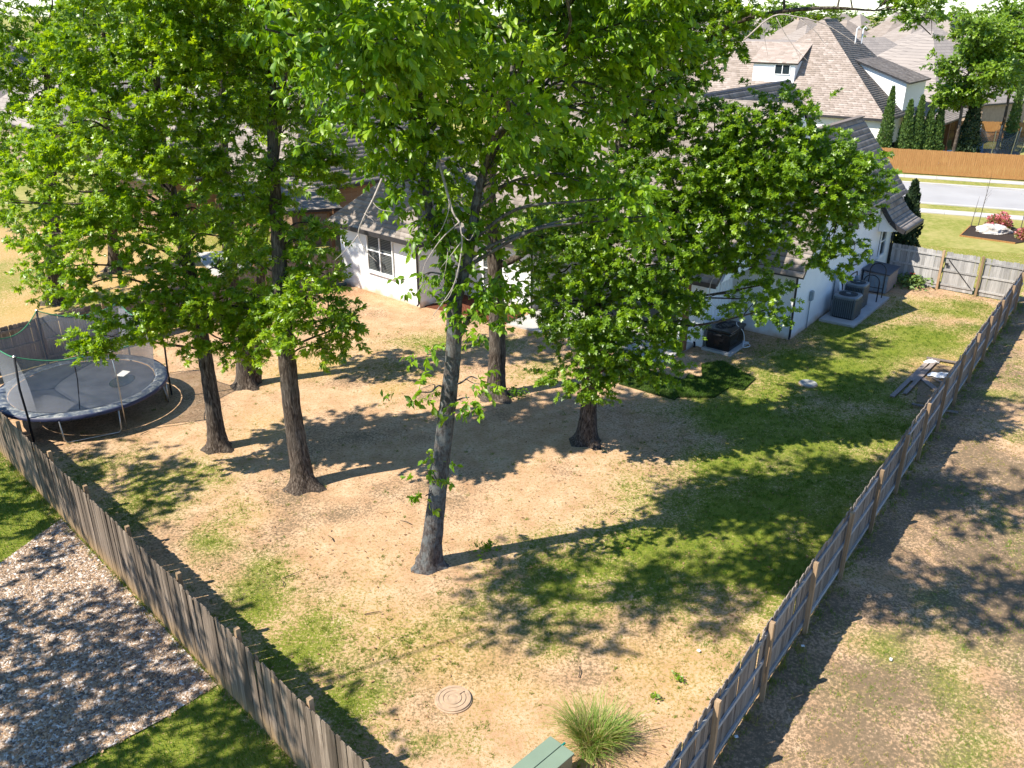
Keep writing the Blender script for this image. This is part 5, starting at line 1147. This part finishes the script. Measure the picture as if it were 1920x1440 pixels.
for lab, s_, z_, sz_ in (('small grey electric box with conduit left of the condensers', 1.75, 1.45, (.22,.12,.42)), ('grey disconnect box on the wall behind the nearer condenser', 4.6, 1.75, (.26,.12,.44)), ('small white utility box on the wall near the window', 9.6, 1.6, (.22,.1,.3))):
    c = S(s_, -.07, z_); e_ = empty('utility_box', c, lab, 'utility box', 'utility boxes on the side wall')
    MB().box(c, sz_, rz=SD).build('box', M['box_grey'], e_, bevel=.02); MB().box(S(s_,-.07-sz_[1]/2-.008,z_), (sz_[0]*.86,.012,sz_[2]*.84), rz=SD).build('lid', M['box_grey'], e_)
    MB().tube([S(s_-.03,-.05,z_-.2), S(s_-.03,-.05,.02)], .022, 6).build('conduit', M['box_grey'], e_)
    if z_ > 1.7: MB().tube([S(s_+.08,-.05,z_-.2), S(s_+.05,-.06,.6), S(s_-.2,-.25,.25)], .02, 6).build('whip', M['black_metal'], e_)
e_ = empty('gas_meter', S(6.9,-.25,0), 'gas meter with black pipes against the wall between condenser and deck box', 'gas meter')
MB().tube([S(6.6,-.15,0),S(6.6,-.15,1.2),S(6.65,-.2,1.28),S(7.1,-.25,1.3),S(7.15,-.28,1.0)], .03, 7).build('pipe', M['black_metal'], e_); MB().box(S(7.12,-.3,.8), (.28,.22,.34), rz=SD).build('meter_body', M['box_grey'], e_, bevel=.04); MB().lathe(S(7.12,-.3,.98), [(.12,0),(.11,.1),(.04,.14)], 14).build('regulator', M['box_grey'], e_)
MB().tube([S(7.12,-.3,.62),S(7.12,-.25,.3),S(7.12,-.04,.28)], .028, 7).build('pipe', M['black_metal'], e_); MB().tube([S(6.3,-.04,1.75),S(6.3,-.28,1.78),S(6.9,-.28,1.72)], .035, 7).build('pipe', M['black_metal'], e_)
for lab, s_, ht in (('tall black arched pipe rack right of the condensers', 7.75, 1.62), ('lower black arched pipe rack beside the farther condenser', 6.95, 1.25)):
    e_ = empty('arched_rack', S(s_, -1.0, .09), lab, 'rack', 'black arched pipe racks'); pth = [S(s_-.02,-1.35,.09), S(s_,-1.35,ht-.3)]+[S(s_,-1.0-.35*math.cos(a), ht-.3+.35*math.sin(a)) for a in np.linspace(.2, math.pi-.2, 9)]+[S(s_,-.65,ht-.3), S(s_-.02,-.65,.09)]
    MB().tube(pth, .026, 7).build('arch', M['black_metal'], e_, smooth=True); MB().tube([S(s_,-1.35,.5), S(s_,-.65,.5)], .018, 6).build('crossbar', M['black_metal'], e_)
e_ = empty('pipe_insulation', S(5.0,-.3,.09), 'white and black insulated pipe stub beside the farther condenser', 'pipe'); MB().tube([S(4.9,-.35,.2),S(5.0,-.22,1.1),S(5.02,-.12,1.35)], .06, 8).build('sleeve', M['white'], e_); MB().tube([S(5.05,-.35,.2),S(5.1,-.25,1.2),S(5.15,-.08,1.42),S(5.15,-.01,1.42)], .05, 8).build('line', M['black_metal'], e_)
# deck box
M['deck_side'] = plain('taupe_plastic', (.27,.245,.235), .6, .3); M['deck_lid'] = plain('slate_plastic', (.075,.085,.10), .55, .35)
c0 = 8.7; e_ = empty('deck_box', S(9.5,-.75,0), 'grey plastic deck box at the corner of house and side fence', 'storage box')
MB().prism([S(8.7,-.12,0)[:2],S(10.35,-.12,0)[:2],S(10.35,-1.25,0)[:2],S(8.7,-1.25,0)[:2]], 0, .92).build('body', M['deck_side'], e_, bevel=.02)
for k in range(6): MB().box(S(8.69,-.22-k*.19,.45), (.02,.165,.8), rz=SD).build('panel', M['box_grey'], e_)
for k in range(7): MB().box(S(8.88+k*.22,-1.26,.45), (.2,.02,.8), rz=SD).build('panel', M['deck_side'], e_)
MB().slab([S(8.62,-1.33,.97),S(10.43,-1.33,.97),S(10.43,-.05,1.06),S(8.62,-.05,1.06)], .07).build('lid', M['deck_lid'], e_, bevel=.02)
# plant with a red flower at the side fence
e_ = empty('leafy_plant', S(11.0,-1.9,0), 'sprawling green plant with a red bloom beside the deck box', 'plant')
r_ = np.random.default_rng(5); n = 420; P = np.array(S(10.9,-1.8,0))+r_.normal(0,1,(n,3))*np.array([.38,.38,0])+np.array([0,0,1])*r_.uniform(.02,.5,(n,1)); D = r_.normal(0,1,(n,3)); D[:,2] *= .4; t_, nn, b_ = leaf_frames(P, D, .8, r_)
leaves_mesh('foliage', (P,t_,b_,nn,r_.uniform(.12,.26,n),np.clip(r_.normal(.6,.2,n),0,1)), SIMPLE, M['cypress'], e_)
M['red'] = plain('red_petal', (.55,.03,.03), .5, .3); mb = MB()
for k in range(9): a = k*.7; p = np.array(S(11.1,-1.75,.5)); mb.poly([p, p+np.array([.11*math.cos(a),.11*math.sin(a),.04]), p+np.array([.13*math.cos(a+.35),.13*math.sin(a+.35),.08]), p+np.array([.11*math.cos(a+.7),.11*math.sin(a+.7),.03])])
mb.build('bloom', M['red'], e_)
# black lidded box with cord on its slab beside the chase
o = MB().prism([Cc(-.25,-.12,0)[:2],Cc(1.5,-.12,0)[:2],Cc(1.5,-1.35,0)[:2],Cc(-.25,-1.35,0)[:2]], -.03, .07).build('equipment_pad', M['concrete']); tag(o, 'small concrete pad under the black equipment box', 'slab')
M['gloss_black'] = plain('gloss_black_plastic', (.010,.010,.012), .22, .5)
e_ = empty('equipment_box', Cc(.6,-.75,.07), 'glossy black lidded equipment box with cords, beside the white batten wall', 'box')
MB().prism([Cc(-.1,-.22,0)[:2],Cc(1.25,-.22,0)[:2],Cc(1.25,-1.2,0)[:2],Cc(-.1,-1.2,0)[:2]], .07, .78).build('body', M['gloss_black'], e_, bevel=.05)
MB().prism([Cc(-.15,-.17,0)[:2],Cc(1.3,-.17,0)[:2],Cc(1.3,-1.25,0)[:2],Cc(-.15,-1.25,0)[:2]], .785, .90).build('lid', M['gloss_black'], e_, bevel=.04)
MB().box(Cc(-.15,-.7,.70), (.06,.34,.07), rz=SD).build('handle', M['black_metal'], e_, bevel=.015)
MB().tube(crom([Cc(1.1,-.9,.93),Cc(.7,-1.1,.96),Cc(.9,-1.28,.7),Cc(.95,-1.36,.35),Cc(.7,-1.45,.12),Cc(1.0,-1.6,.10),Cc(1.2,-1.42,.12),Cc(.9,-1.38,.2)], 6), .013, 5).build('cord', M['white'], e_)
mb = MB()
for k in range(5): mb.tube(crom([Cc(.25+.14*k,-.4,.93),Cc(.4+.1*k,-.62+.08*(k%2),1.02),Cc(.75-.05*k,-.8,.99),Cc(.5+.1*k,-.95,.93)], 5), .02, 5)
mb.build('hose_coil', M['black_metal'], e_)
for lab, t_ in (('black wheel of a cart leaning at the batten wall corner', .18),):
    e2 = empty('cart_wheel', Cc(-.3,t_,.12), lab, 'wheel'); c = Cc(-.3,t_,.14)
    MB().tube([(c[0]-.03,c[1],c[2]),(c[0]+.03,c[1],c[2])], .12, 18).build('tyre', M['foam'], e2); MB().tube([(c[0]-.035,c[1],c[2]),(c[0]+.035,c[1],c[2])], .05, 12).build('hub', M['galv'], e2); MB().tube([c, Cc(-.2,t_-.05,.75)], .014, 6).build('handle', M['galv'], e2)
c = S(.0-.05, 2.05, 1.15); e_ = empty('wall_outlet', c, 'covered outlet box on the white wall above the black box', 'outlet'); MB().box(c, (.08,.16,.12), rz=SD).build('cover', M['box_grey'], e_, bevel=.015); MB().tube([S(-.06,2.3,1.25), S(-.02,2.15,1.2)], .02, 6).build('spigot', M['black_metal'], e_)

# ---- lids, utility cabinet, tall grass clump
M['lid'] = plain('weathered_lid_metal', (.40,.285,.19), .75, .25, .1, .18, 9); c = gr(850,1312)
e_ = empty('manhole_cover', (c[0],c[1],0), 'round ringed septic lid in the dry grass in the foreground', 'manhole cover')
MB().lathe((c[0],c[1],-.02), [(.37,0),(.37,.035),(.345,.042)], 40).build('rim', M['lid'], e_)
MB().lathe((c[0],c[1],.0), [(.345,.02),(.345,.045),(.29,.047),(.285,.035),(.25,.035),(.245,.05),(.20,.05),(.195,.036),(.165,.036),(.16,.052),(.11,.054),(.10,.045),(.02,.048)], 40).build('lid', M['lid'], e_)
MB().box((c[0]+.15,c[1]+.14,.055), (.12,.03,.02), rz=R(42)).build('handle', M['lid'], e_)
c = gr(1515,720); e_ = empty('valve_lid', (c[0],c[1],0), 'flat grey round lid in the green grass before the side passage', 'manhole cover')
MB().lathe((c[0],c[1],-.02), [(.33,0),(.33,.04),(.31,.05)], 32).build('rim', M['lid'], e_); MB().lathe((c[0],c[1],.03), [(.30,0),(.295,.025),(.23,.027),(.22,.02),(.02,.022)], 32).build('lid', plain('grey_lid', (.30,.30,.27), .8, .2, 0, .2, 10), e_)
M['cabinet'] = plain('sage_green_enamel', (.17,.225,.165), .45, .4, .0, .05, 3)
cp = [np.array(p) for p in ((.67,11.17),(1.07,10.79),(.13,9.85),(-.27,10.23))]; cc = sum(cp)/4
e_ = empty('utility_cabinet', (*cc, 0), 'sage green utility cabinet at the bottom edge of the picture', 'utility cabinet')
def sc_(f): return [tuple(cc+(p-cc)*f) for p in cp]
MB().prism(sc_(.95), 0, .70).build('body', M['cabinet'], e_, bevel=.01)
mid0, mid1 = (cp[0]+cp[1])/2+np.array([.0,0]), (cp[2]+cp[3])/2
off = (cp[1]-cp[0])/np.linalg.norm(cp[1]-cp[0])*.006
MB().prism([cp[0],mid0-off,mid1-off,cp[3]], .70, .76).build('lid', M['cabinet'], e_, bevel=.008); MB().prism([mid0+off,cp[1],cp[2],mid1+off], .70, .757).build('lid', M['cabinet'], e_, bevel=.008)
MB().box((*(mid0-(mid1-mid0)/np.linalg.norm(mid1-mid0)*.02), .74), (.03,.10,.03), rz=math.atan2((mid0-mid1)[1],(mid0-mid1)[0])+math.pi/2).build('hasp', plain('teal_tag', (.0,.18,.14), .5), e_)
r_ = np.random.default_rng(42); n = 1500; a = r_.uniform(0, 6.283, n); rad_ = .42*np.sqrt(r_.random(n))*(.8+.3*np.sin(3*a+1)); cx, cy = gr(1112,1395)[:2]
base = np.stack([cx+rad_*np.cos(a), cy+rad_*np.sin(a)*.9, np.zeros(n)], 1); lean = .15+.95*rad_/.42*r_.uniform(.4,1.3,n); L = r_.uniform(.25,1.0,n); a2 = a+r_.normal(0,.9,n); dirs = np.stack([np.cos(a2),np.sin(a2),np.zeros(n)],1); sdv = np.stack([-np.sin(a2),np.cos(a2),np.zeros(n)],1)
dead = (rad_ < .33) & (r_.random(n) < .42); L[dead] *= .75
tint = np.where(dead, r_.uniform(0,.12,n), r_.uniform(.3,1,n)); Vs = []
ws = r_.uniform(.005,.010,n)
for k, f in enumerate((0,.35,.7,1)):
    hz = L*f*np.cos(np.clip(lean*f*1.1, 0, 1.4)); ho = L*f*np.sin(np.clip(lean*(.4+f*.9), 0, 1.5)); c_ = base+dirs*ho[:,None]+np.array([0,0,1])*hz[:,None]; ww = ws*(1-f*.85); Vs += [c_-sdv*ww[:,None], c_+sdv*ww[:,None]]
V = np.stack(Vs, 1); Fb = np.array([[0,1,3,2],[2,3,5,4],[4,5,7,6]])
e_ = empty('ornamental_grass', (cx,cy,0), 'spiky tall green and straw grass clump beside the utility cabinet', 'plant')
o = mesh_np('blades', V.reshape(-1,3), (Fb[None]+8*np.arange(n)[:,None,None]).reshape(-1,4), M['tallgrass'], e_, attrs={'tint': np.repeat(tint,8)}); tag(o, kind='stuff')
# ---- old planks by the right fence
PL = [((13.22,26.99),(16.05,30.35),.16,'longest grey plank on the lawn nearest the house side'),((13.75,27.2),(16.2,30.2),.15,'second grey plank lying right of the longest'),((14.45,28.3),(16.35,30.3),.14,'short brown plank third from the lawn side'),((14.95,28.6),(15.05,27.0),.2,'pale plank lying crosswise near the fence'),((16.0,30.55),(17.3,29.75),.15,'plank closing the far end of the pile'),((13.6,26.3),(14.9,25.7),.13,'dark plank lying at the near end of the pile'),((15.3,29.0),(15.55,27.9),.12,'short tilted plank on the debris')]
for k, (p, q, w_, lab) in enumerate(PL):
    o = MB().beam((p[0],p[1],.035+.02*(k%3)), (q[0],q[1],.03+.025*((k+1)%3)), w_, .035).build('plank', M['wood_plank']); tag(o, lab, 'plank', 'old planks by the right fence')
o = MB().prism([(13.9,26.6),(14.9,26.2),(16.9,29.4),(16.1,30.2),(15.0,28.9)], -.05, .006).build('soil_patch', plain('bare_brown_soil', (.26,.18,.11), .95, .05, 0, .35, 14, .4)); tag(o, kind='structure')
for k, (p, lab, s_) in enumerate((((15.75,28.75),'crumpled white plastic sheet lying on the debris by the planks',.42),((15.95,30.05),'white bottle shaped scrap at the far end of the planks',.22))):
    mb = MB(); r_ = np.random.default_rng(60+k); nu = 12
    for i in range(7):
        for j in range(nu): a = j/nu*6.283; rr_ = s_*(i+.3)/6.5; mb.v.append((p[0]+rr_*math.cos(a)*1.3+r_.normal(0,.02), p[1]+rr_*math.sin(a)*.6+r_.normal(0,.02), .05+.10*(1-i/6)+abs(r_.normal(0,.035))))
    for i in range(6):
        for j in range(nu): mb.f.append((i*nu+j, (i+1)*nu+j, (i+1)*nu+(j+1)%nu, i*nu+(j+1)%nu))
    mb.f.append(tuple(range(nu))); o = mb.build('plastic_scrap', M['white']); tag(o, lab, 'litter')
# sod pieces laid by the patio
M['sod'] = plain('dark_sod_soil', (.035,.05,.012), .95, .05, 0, .3, 20)
SOD = [([(3.84,28.14),(5.62,26.77),(6.6,28.2),(4.9,29.6)],'large dark sod square laid left of the patio edge'),([(5.66,26.99),(7.05,26.99),(7.9,28.0),(6.5,29.0)],'dark sod square at the middle of the row'),([(6.9,28.3),(8.2,27.6),(8.9,28.6),(8.07,30.3),(7.2,30.0)],'dark sod square nearest the black equipment box')]
for pts, lab in SOD:
    e_ = empty('sod_patch', (pts[0][0],pts[0][1],0), lab, 'sod', 'fresh sod squares by the patio'); MB().prism(pts, -.04, .03).build('soil', M['sod'], e_)
    n = 9000; x = rng.uniform(min(p[0] for p in pts), max(p[0] for p in pts), n); y = rng.uniform(min(p[1] for p in pts), max(p[1] for p in pts), n); k = inpoly(x, y, pts); x, y = x[k], y[k]; n = len(x)
    o = blades('turf', np.stack([x,y,np.full(n,.025)],1), rng.uniform(.05,.11,n), rng.uniform(.2,.9,n), rng.uniform(.012,.022,n), np.clip(rng.normal(.25,.2,n),0,1), M['lush']); setparent(o, e_); tag(o, kind='stuff')
# low weeds at the foot of the centre tree, corrugated drain pipe, sticks
def weed(lab, c, rad_, n, seed, sz=.1, mat='leaf_big', name='weed', hgt=.25):
    r_ = np.random.default_rng(seed); e_ = empty(name, (c[0],c[1],0), lab, 'plant'); P = np.array([c[0],c[1],.02])+r_.normal(0,rad_*.5,(n,3))*np.array([1,1,0])+np.array([0,0,1])*r_.uniform(0,hgt,(n,1)); D = r_.normal(0,1,(n,3)); D[:,2] = np.abs(D[:,2])*.5; t_, nn, b_ = leaf_frames(P, D, .8, r_)
    leaves_mesh('foliage', (P,t_,b_,nn,sz*r_.uniform(.7,1.3,n),np.clip(r_.normal(.4,.2,n),0,1)), SIMPLE, M[mat], e_); return e_
weed('low green weed growing at the right foot of the tall centre oak', gr(968,742), .45, 160, 71); weed('small leafy sprout beside the front tree shadow', gr(912,1035), .28, 60, 72, .12); weed('yellow green plant in the red mulch by the wall', gr(945,585), .3, 120, 73, .12, 'cypress', hgt=.6)
weed('small weed in dry grass right of the tall grass clump', gr(1270,1275), .12, 50, 74, .06, hgt=.08); weed('round green weed near the yellow tuft', gr(1228,1310), .10, 40, 75, .06, hgt=.08)
o = MB().tube([(-9.3,38.9,.08),(-8.6,39.75,.08),(-8.1,40.1,.08)], .09, 10).build('drain_pipe', plain('dark_green_pipe', (.02,.05,.05), .5)); tag(o, 'dark green drain pipe on the soil beside the left house corner', 'pipe')
for k, (px, py, L, a, lab) in enumerate(((548,1078,.5,.7,'long fallen stick on sand toward the left fence'),(620,1010,.35,2.2,'fallen stick below the second oak trunk'),(272,812,.35,1.1,'fallen stick beside the trampoline legs'),(1085,1260,.35,1.5,'fallen stick in dry grass behind the tall grass clump'),(530,1095,.25,1.9,'shortest fallen stick near the long one on sand'),(700,1150,.4,.3,'fallen stick left of the front trunk on pale sand'),(760,980,.4,2.6,'fallen stick just left of the front trunk'),(1150,960,.35,.9,'fallen stick on soil before the spreading oak'))):
    c = gr(px, py); d = np.array([math.cos(a), math.sin(a)])*L/2
    o = MB().tube([(c[0]-d[0],c[1]-d[1],.02),(c[0]+.03,c[1],.035),(c[0]+d[0],c[1]+d[1],.018)], [.012,.010,.004], 5).build('fallen_stick', M['bark']); tag(o, lab, 'stick', 'fallen sticks on the soil')
for k, (px, py, lab) in enumerate(((1505,1213,'white litter scrap outside the right fence near a post'),(1670,1238,'white litter scrap farthest out on the worn grass'),(1310,1222,'white scrap on dry grass inside the right fence'),(1380,1383,'white litter scrap close to the bottom post outside'))):
    c = gr(px, py); mb = MB().box((c[0],c[1],.03), (.07,.05,.02), rz=k*1.1); o = mb.build('paper_scrap', M['white']); tag(o, lab, 'litter', 'white litter scraps on the grass')

# ---- front flower bed beyond the gate
bedp = [(26.59,49.89),(28.49,52.46),(31.8,51.4),(31.2,49.2),(28.9,48.1)]
o = MB().prism(bedp, -.05, .05).build('flower_bed', M['mulch_dark']); tag(o, kind='structure')
mb = MB().beam((*bedp[0],.02),(*bedp[1],.02),.06,.12); mb.beam((*bedp[0],.02),(*bedp[4],.02),.06,.12); o = mb.build('bed_edging', M['wood_orange']); tag(o, kind='structure')
t = NT('pale_limestone'); n1 = t.noise(3, 8, .7); t.set(t.ramp(n1, [(.3,(.22,.18,.14)),(.5,(.55,.5,.44)),(.7,(.75,.72,.67))]), .9, .2).bump(n1, .8, .1); M['rock'] = t.m
def rock(lab, c, sx, sy, sz, seed, rz):
    r_ = np.random.default_rng(seed); mb = MB(); nu, nv = 18, 9
    ph = r_.uniform(0, 6.28, 6)
    for j in range(nv):
        for i in range(nu):
            a = i/nu*6.283; b = (j/(nv-1))*1.57; k = 1+.16*math.sin(3*a+ph[0])+.12*math.sin(5*a+ph[1]+3*b)+.1*math.sin(7*b+ph[2]+2*a)+r_.normal(0,.04)
            x, y = math.cos(a)*math.cos(b)**.6*sx*k, math.sin(a)*math.cos(b)**.6*sy*k; mb.v.append((c[0]+x*math.cos(rz)-y*math.sin(rz), c[1]+x*math.sin(rz)+y*math.cos(rz), c[2]+math.sin(b)*sz*(1+.15*math.sin(4*a+ph[3]))))
    for j in range(nv-1):
        for i in range(nu): mb.f.append((j*nu+i, j*nu+(i+1)%nu, (j+1)*nu+(i+1)%nu, (j+1)*nu+i))
    mb.f.append(tuple(range((nv-1)*nu, nv*nu))); o = mb.build('boulder', M['rock']); return tag(o, lab, 'rock')
rock('long pale limestone boulder in the dark mulch flower bed', (28.85,50.55,.02), .95, .38, .5, 3, R(-14))
M['pinkleaf'] = leafmat('pink_bush_leaf', (.30,.06,.05), (.16,.20,.04), (.62,.16,.22), .25, .5)
def bush(lab, c, rx, rz_, seed, n=1500):
    r_ = np.random.default_rng(seed); e_ = empty('flowering_bush', c, lab, 'bush', 'pink flowering bushes in the bed'); d = unit(r_.normal(0,1,(n,3))); d[:,2] = np.abs(d[:,2]); P = np.array(c)+d*np.array([rx,rx,rz_])*(r_.random((n,1))**.3)*(1+.15*np.sin(d[:,:1]*7)); D = d+r_.normal(0,.5,(n,3)); t_, nn, b_ = leaf_frames(P, D, .6, r_)
    tint = np.where(r_.random(n) < .45*(d[:,2] > .3)+.12, r_.uniform(.85,1,n), r_.uniform(.1,.6,n)); leaves_mesh('foliage', (P,t_,b_,nn,r_.uniform(.12,.2,n),tint), SIMPLE, M['pinkleaf'], e_)
    mb = MB()
    for k in range(7): a = k*.9; mb.tube([c, (c[0]+.3*math.cos(a)*rx, c[1]+.3*math.sin(a)*rx, rz_*.6)], [.02,.008], 5)
    mb.build('stems', M['bark'], e_)
bush('round pink flowering bush behind the boulder', (30.0,52.0,0), .72, .85, 31); bush('orange pink bush at the right end of the bed', (30.2,49.1,0), .62, .7, 32)
for k, (p, ht, lab) in enumerate((((28.86,52.3),3.1,'bare thin sapling standing left of the boulder'),((30.75,51.0),4.2,'thin sapling with few leaves right of the pink bush'),((28.3,52.1),1.9,'short bare stake at the left end of the bed'))):
    e_ = empty('sapling', (*p, 0), lab, 'tree'); r_ = np.random.default_rng(80+k); mb = MB().tube([(*p,0),(p[0]+.12,p[1]+.1,ht*.5),(p[0]+.2,p[1]+.1,ht)], [.028,.02,.006], 6)
    for j in range(7 if k < 2 else 1): f = .45+.075*j; a = r_.uniform(0,6.28); mb.tube([(p[0]+.2*f,p[1]+.1*f,ht*f),(p[0]+.2*f+.3*math.cos(a),p[1]+.3*math.sin(a),ht*f+.45)], [.01,.003], 4)
    mb.build('trunk', M['bark'], e_)
    if k == 1:
        n = 160; P = np.stack([p[0]+.2+r_.normal(0,.28,n), p[1]+r_.normal(0,.28,n), r_.uniform(ht*.5,ht*1.08,n)],1); D = r_.normal(0,1,(n,3)); t_, nn, b_ = leaf_frames(P, D, .6, r_); leaves_mesh('foliage', (P,t_,b_,nn,r_.uniform(.07,.13,n),r_.random(n)), SIMPLE, M['leaf_far'], e_)
# ---- second trampoline and furniture across the street
def farpt(px, Y): return at(px, 270, Y)[0]
fx = farpt(1868, 76.5); e_ = empty('small_trampoline', (fx,76.5,0), 'round trampoline with silver poles and grey net behind the stained fence', 'trampoline')
TCx, TCy, rr0 = fx, 76.6, 2.0; mb = MB()
for i in range(8):
    a = i*math.pi/4+.2; b0, b1 = (TCx+rr0*math.cos(a), TCy+rr0*math.sin(a)), (TCx+rr0*1.12*math.cos(a), TCy+rr0*1.12*math.sin(a))
    MB().tube([(*b0,0),(*b0,.8),(*b1,2.9)], .045, 7).build('net_pole', M['galv'], e_)
for i in range(32):
    a, a2 = i*math.pi/16+.2, (i+1)*math.pi/16+.2; f = abs(math.sin(i*math.pi/4)); f2 = abs(math.sin((i+1)*math.pi/4))
    mb.poly([(TCx+rr0*math.cos(a),TCy+rr0*math.sin(a),.85),(TCx+rr0*math.cos(a2),TCy+rr0*math.sin(a2),.85),(TCx+rr0*1.05*math.cos(a2),TCy+rr0*1.05*math.sin(a2),2.65-.4*f2),(TCx+rr0*1.05*math.cos(a),TCy+rr0*1.05*math.sin(a),2.65-.4*f)])
mb.build('safety_net', M['net_grey'], e_); MB().lathe((TCx,TCy,.8), [(rr0,0),(rr0,.06),(.05,.05)], 32).build('bounce_mat', M['tmat'], e_)
x0 = farpt(1776, 76); e_ = empty('patio_table', (x0,76,0), 'small white patio table behind the stained fence', 'table'); MB().box((x0,76,1.0), (1.5,.9,.06)).build('table_top', M['white'], e_)
for sx in (-.65,.65):
    for sy in (-.38,.38): MB().box((x0+sx,76+sy,.5), (.07,.07,1.0)).build('leg', M['white'], e_)
o = MB().lathe((x0,76,1.03), [(.09,0),(.10,.15),(.05,.28),(.045,.40)], 12).build('bottle', plain('orange_plastic', (.5,.12,.03), .5)); tag(o, 'orange bottle standing on the white patio table', 'bottle')
x0 = farpt(1834, 76.2); e_ = empty('lounge_chair', (x0,76.2,0), 'pale blue cushioned patio chair left of the far trampoline', 'chair'); bl = plain('pale_blue_cushion', (.35,.45,.58), .8)
MB().box((x0,76.2,.75), (1.3,.8,.25)).build('seat', bl, e_, bevel=.05); MB().box((x0+.2,76.6,1.2), (1.0,.2,.75), rot=Matrix.Rotation(R(-18),3,'X')).build('backrest', bl, e_, bevel=.05)
for sx in (-.55,.55):
    for sy in (-.32,.32): MB().box((x0+sx,76.2+sy,.32), (.06,.06,.64)).build('leg', M['black_metal'], e_)
x0 = farpt(1675, 75.6); e_ = empty('patio_bench', (x0,75.6,0), 'dark patio bench beside the white house wall across the street', 'bench')
MB().box((x0,75.9,1.0), (1.7,.5,.07)).build('seat', M['trim_dark'], e_); MB().box((x0,76.2,1.5), (1.7,.07,.5)).build('backrest', M['trim_dark'], e_)
for sx in (-.75,.75): MB().beam((x0+sx,75.7,0),(x0+sx*.9,76.1,1.6),.07,.07).build('leg', M['trim_dark'], e_)
a0_, a1_ = np.array([44.0,90.5]), np.array([64.0,86.0]); e_ = empty('stained_fence', (*a0_,0), 'orange fence behind the far trampoline at the right edge', 'fence'); mb = MB(); L = np.linalg.norm(a1_-a0_); d_ = (a1_-a0_)/L
for i in range(int(L/.15)): q = a0_+d_*(i+.5)*.15; mb.box((q[0],q[1],.95+random.uniform(-.02,.02)), (.14,.02,1.9), rz=math.atan2(d_[1],d_[0]))
tag(mb.build('pickets', M['wood_orange'], e_), kind='stuff'); MB().beam((*(a0_-np.array([0,.03])),.95),(*(a1_-np.array([0,.03])),.95),.04,.1).build('rail', M['wood_orange'], e_)


for k, (s_, t_) in enumerate(((6.5,5.5),(8.2,5.7),(9.6,5.4))):
    q = S(s_, t_, 5.4+(t_-4.4)*1.295+.1); MB().box(q, (.35,.35,.22), rz=SD).build('roof_vent', M['ac_dark'], hs, bevel=.03)
x = []; 
n = 1500; f = rng.random(n); sidek = rng.random(n) < .5
A_ = np.where(sidek[:, None], LF0+(LF1-LF0)*f[:, None], RF0+(RF1-RF0)*f[:, None]); off_ = rng.normal(0, .10, n)+.06
nl = np.array([.7071,.7071]); nr_ = np.array([-.795,.606])
A_ = A_+np.where(sidek[:, None], nl*off_[:, None], nr_*(rng.normal(0, .16, n))[:, None])
m = len(A_); nbl = 12; P = np.stack([np.repeat(A_[:, 0], nbl)+rng.normal(0, .04, m*nbl), np.repeat(A_[:, 1], nbl)+rng.normal(0, .04, m*nbl), np.full(m*nbl, -.015)], 1)
o = blades('grass', P, rng.uniform(.06, .2, m*nbl), rng.uniform(.1, .7, m*nbl), rng.uniform(.008, .014, m*nbl), np.clip(np.repeat(rng.uniform(.1, 1, m), nbl)+rng.normal(0, .1, m*nbl), 0, 1), M['grass'])
tag(o, 'untrimmed weedy grass along the foot of both long fences', 'grass', kind='stuff')
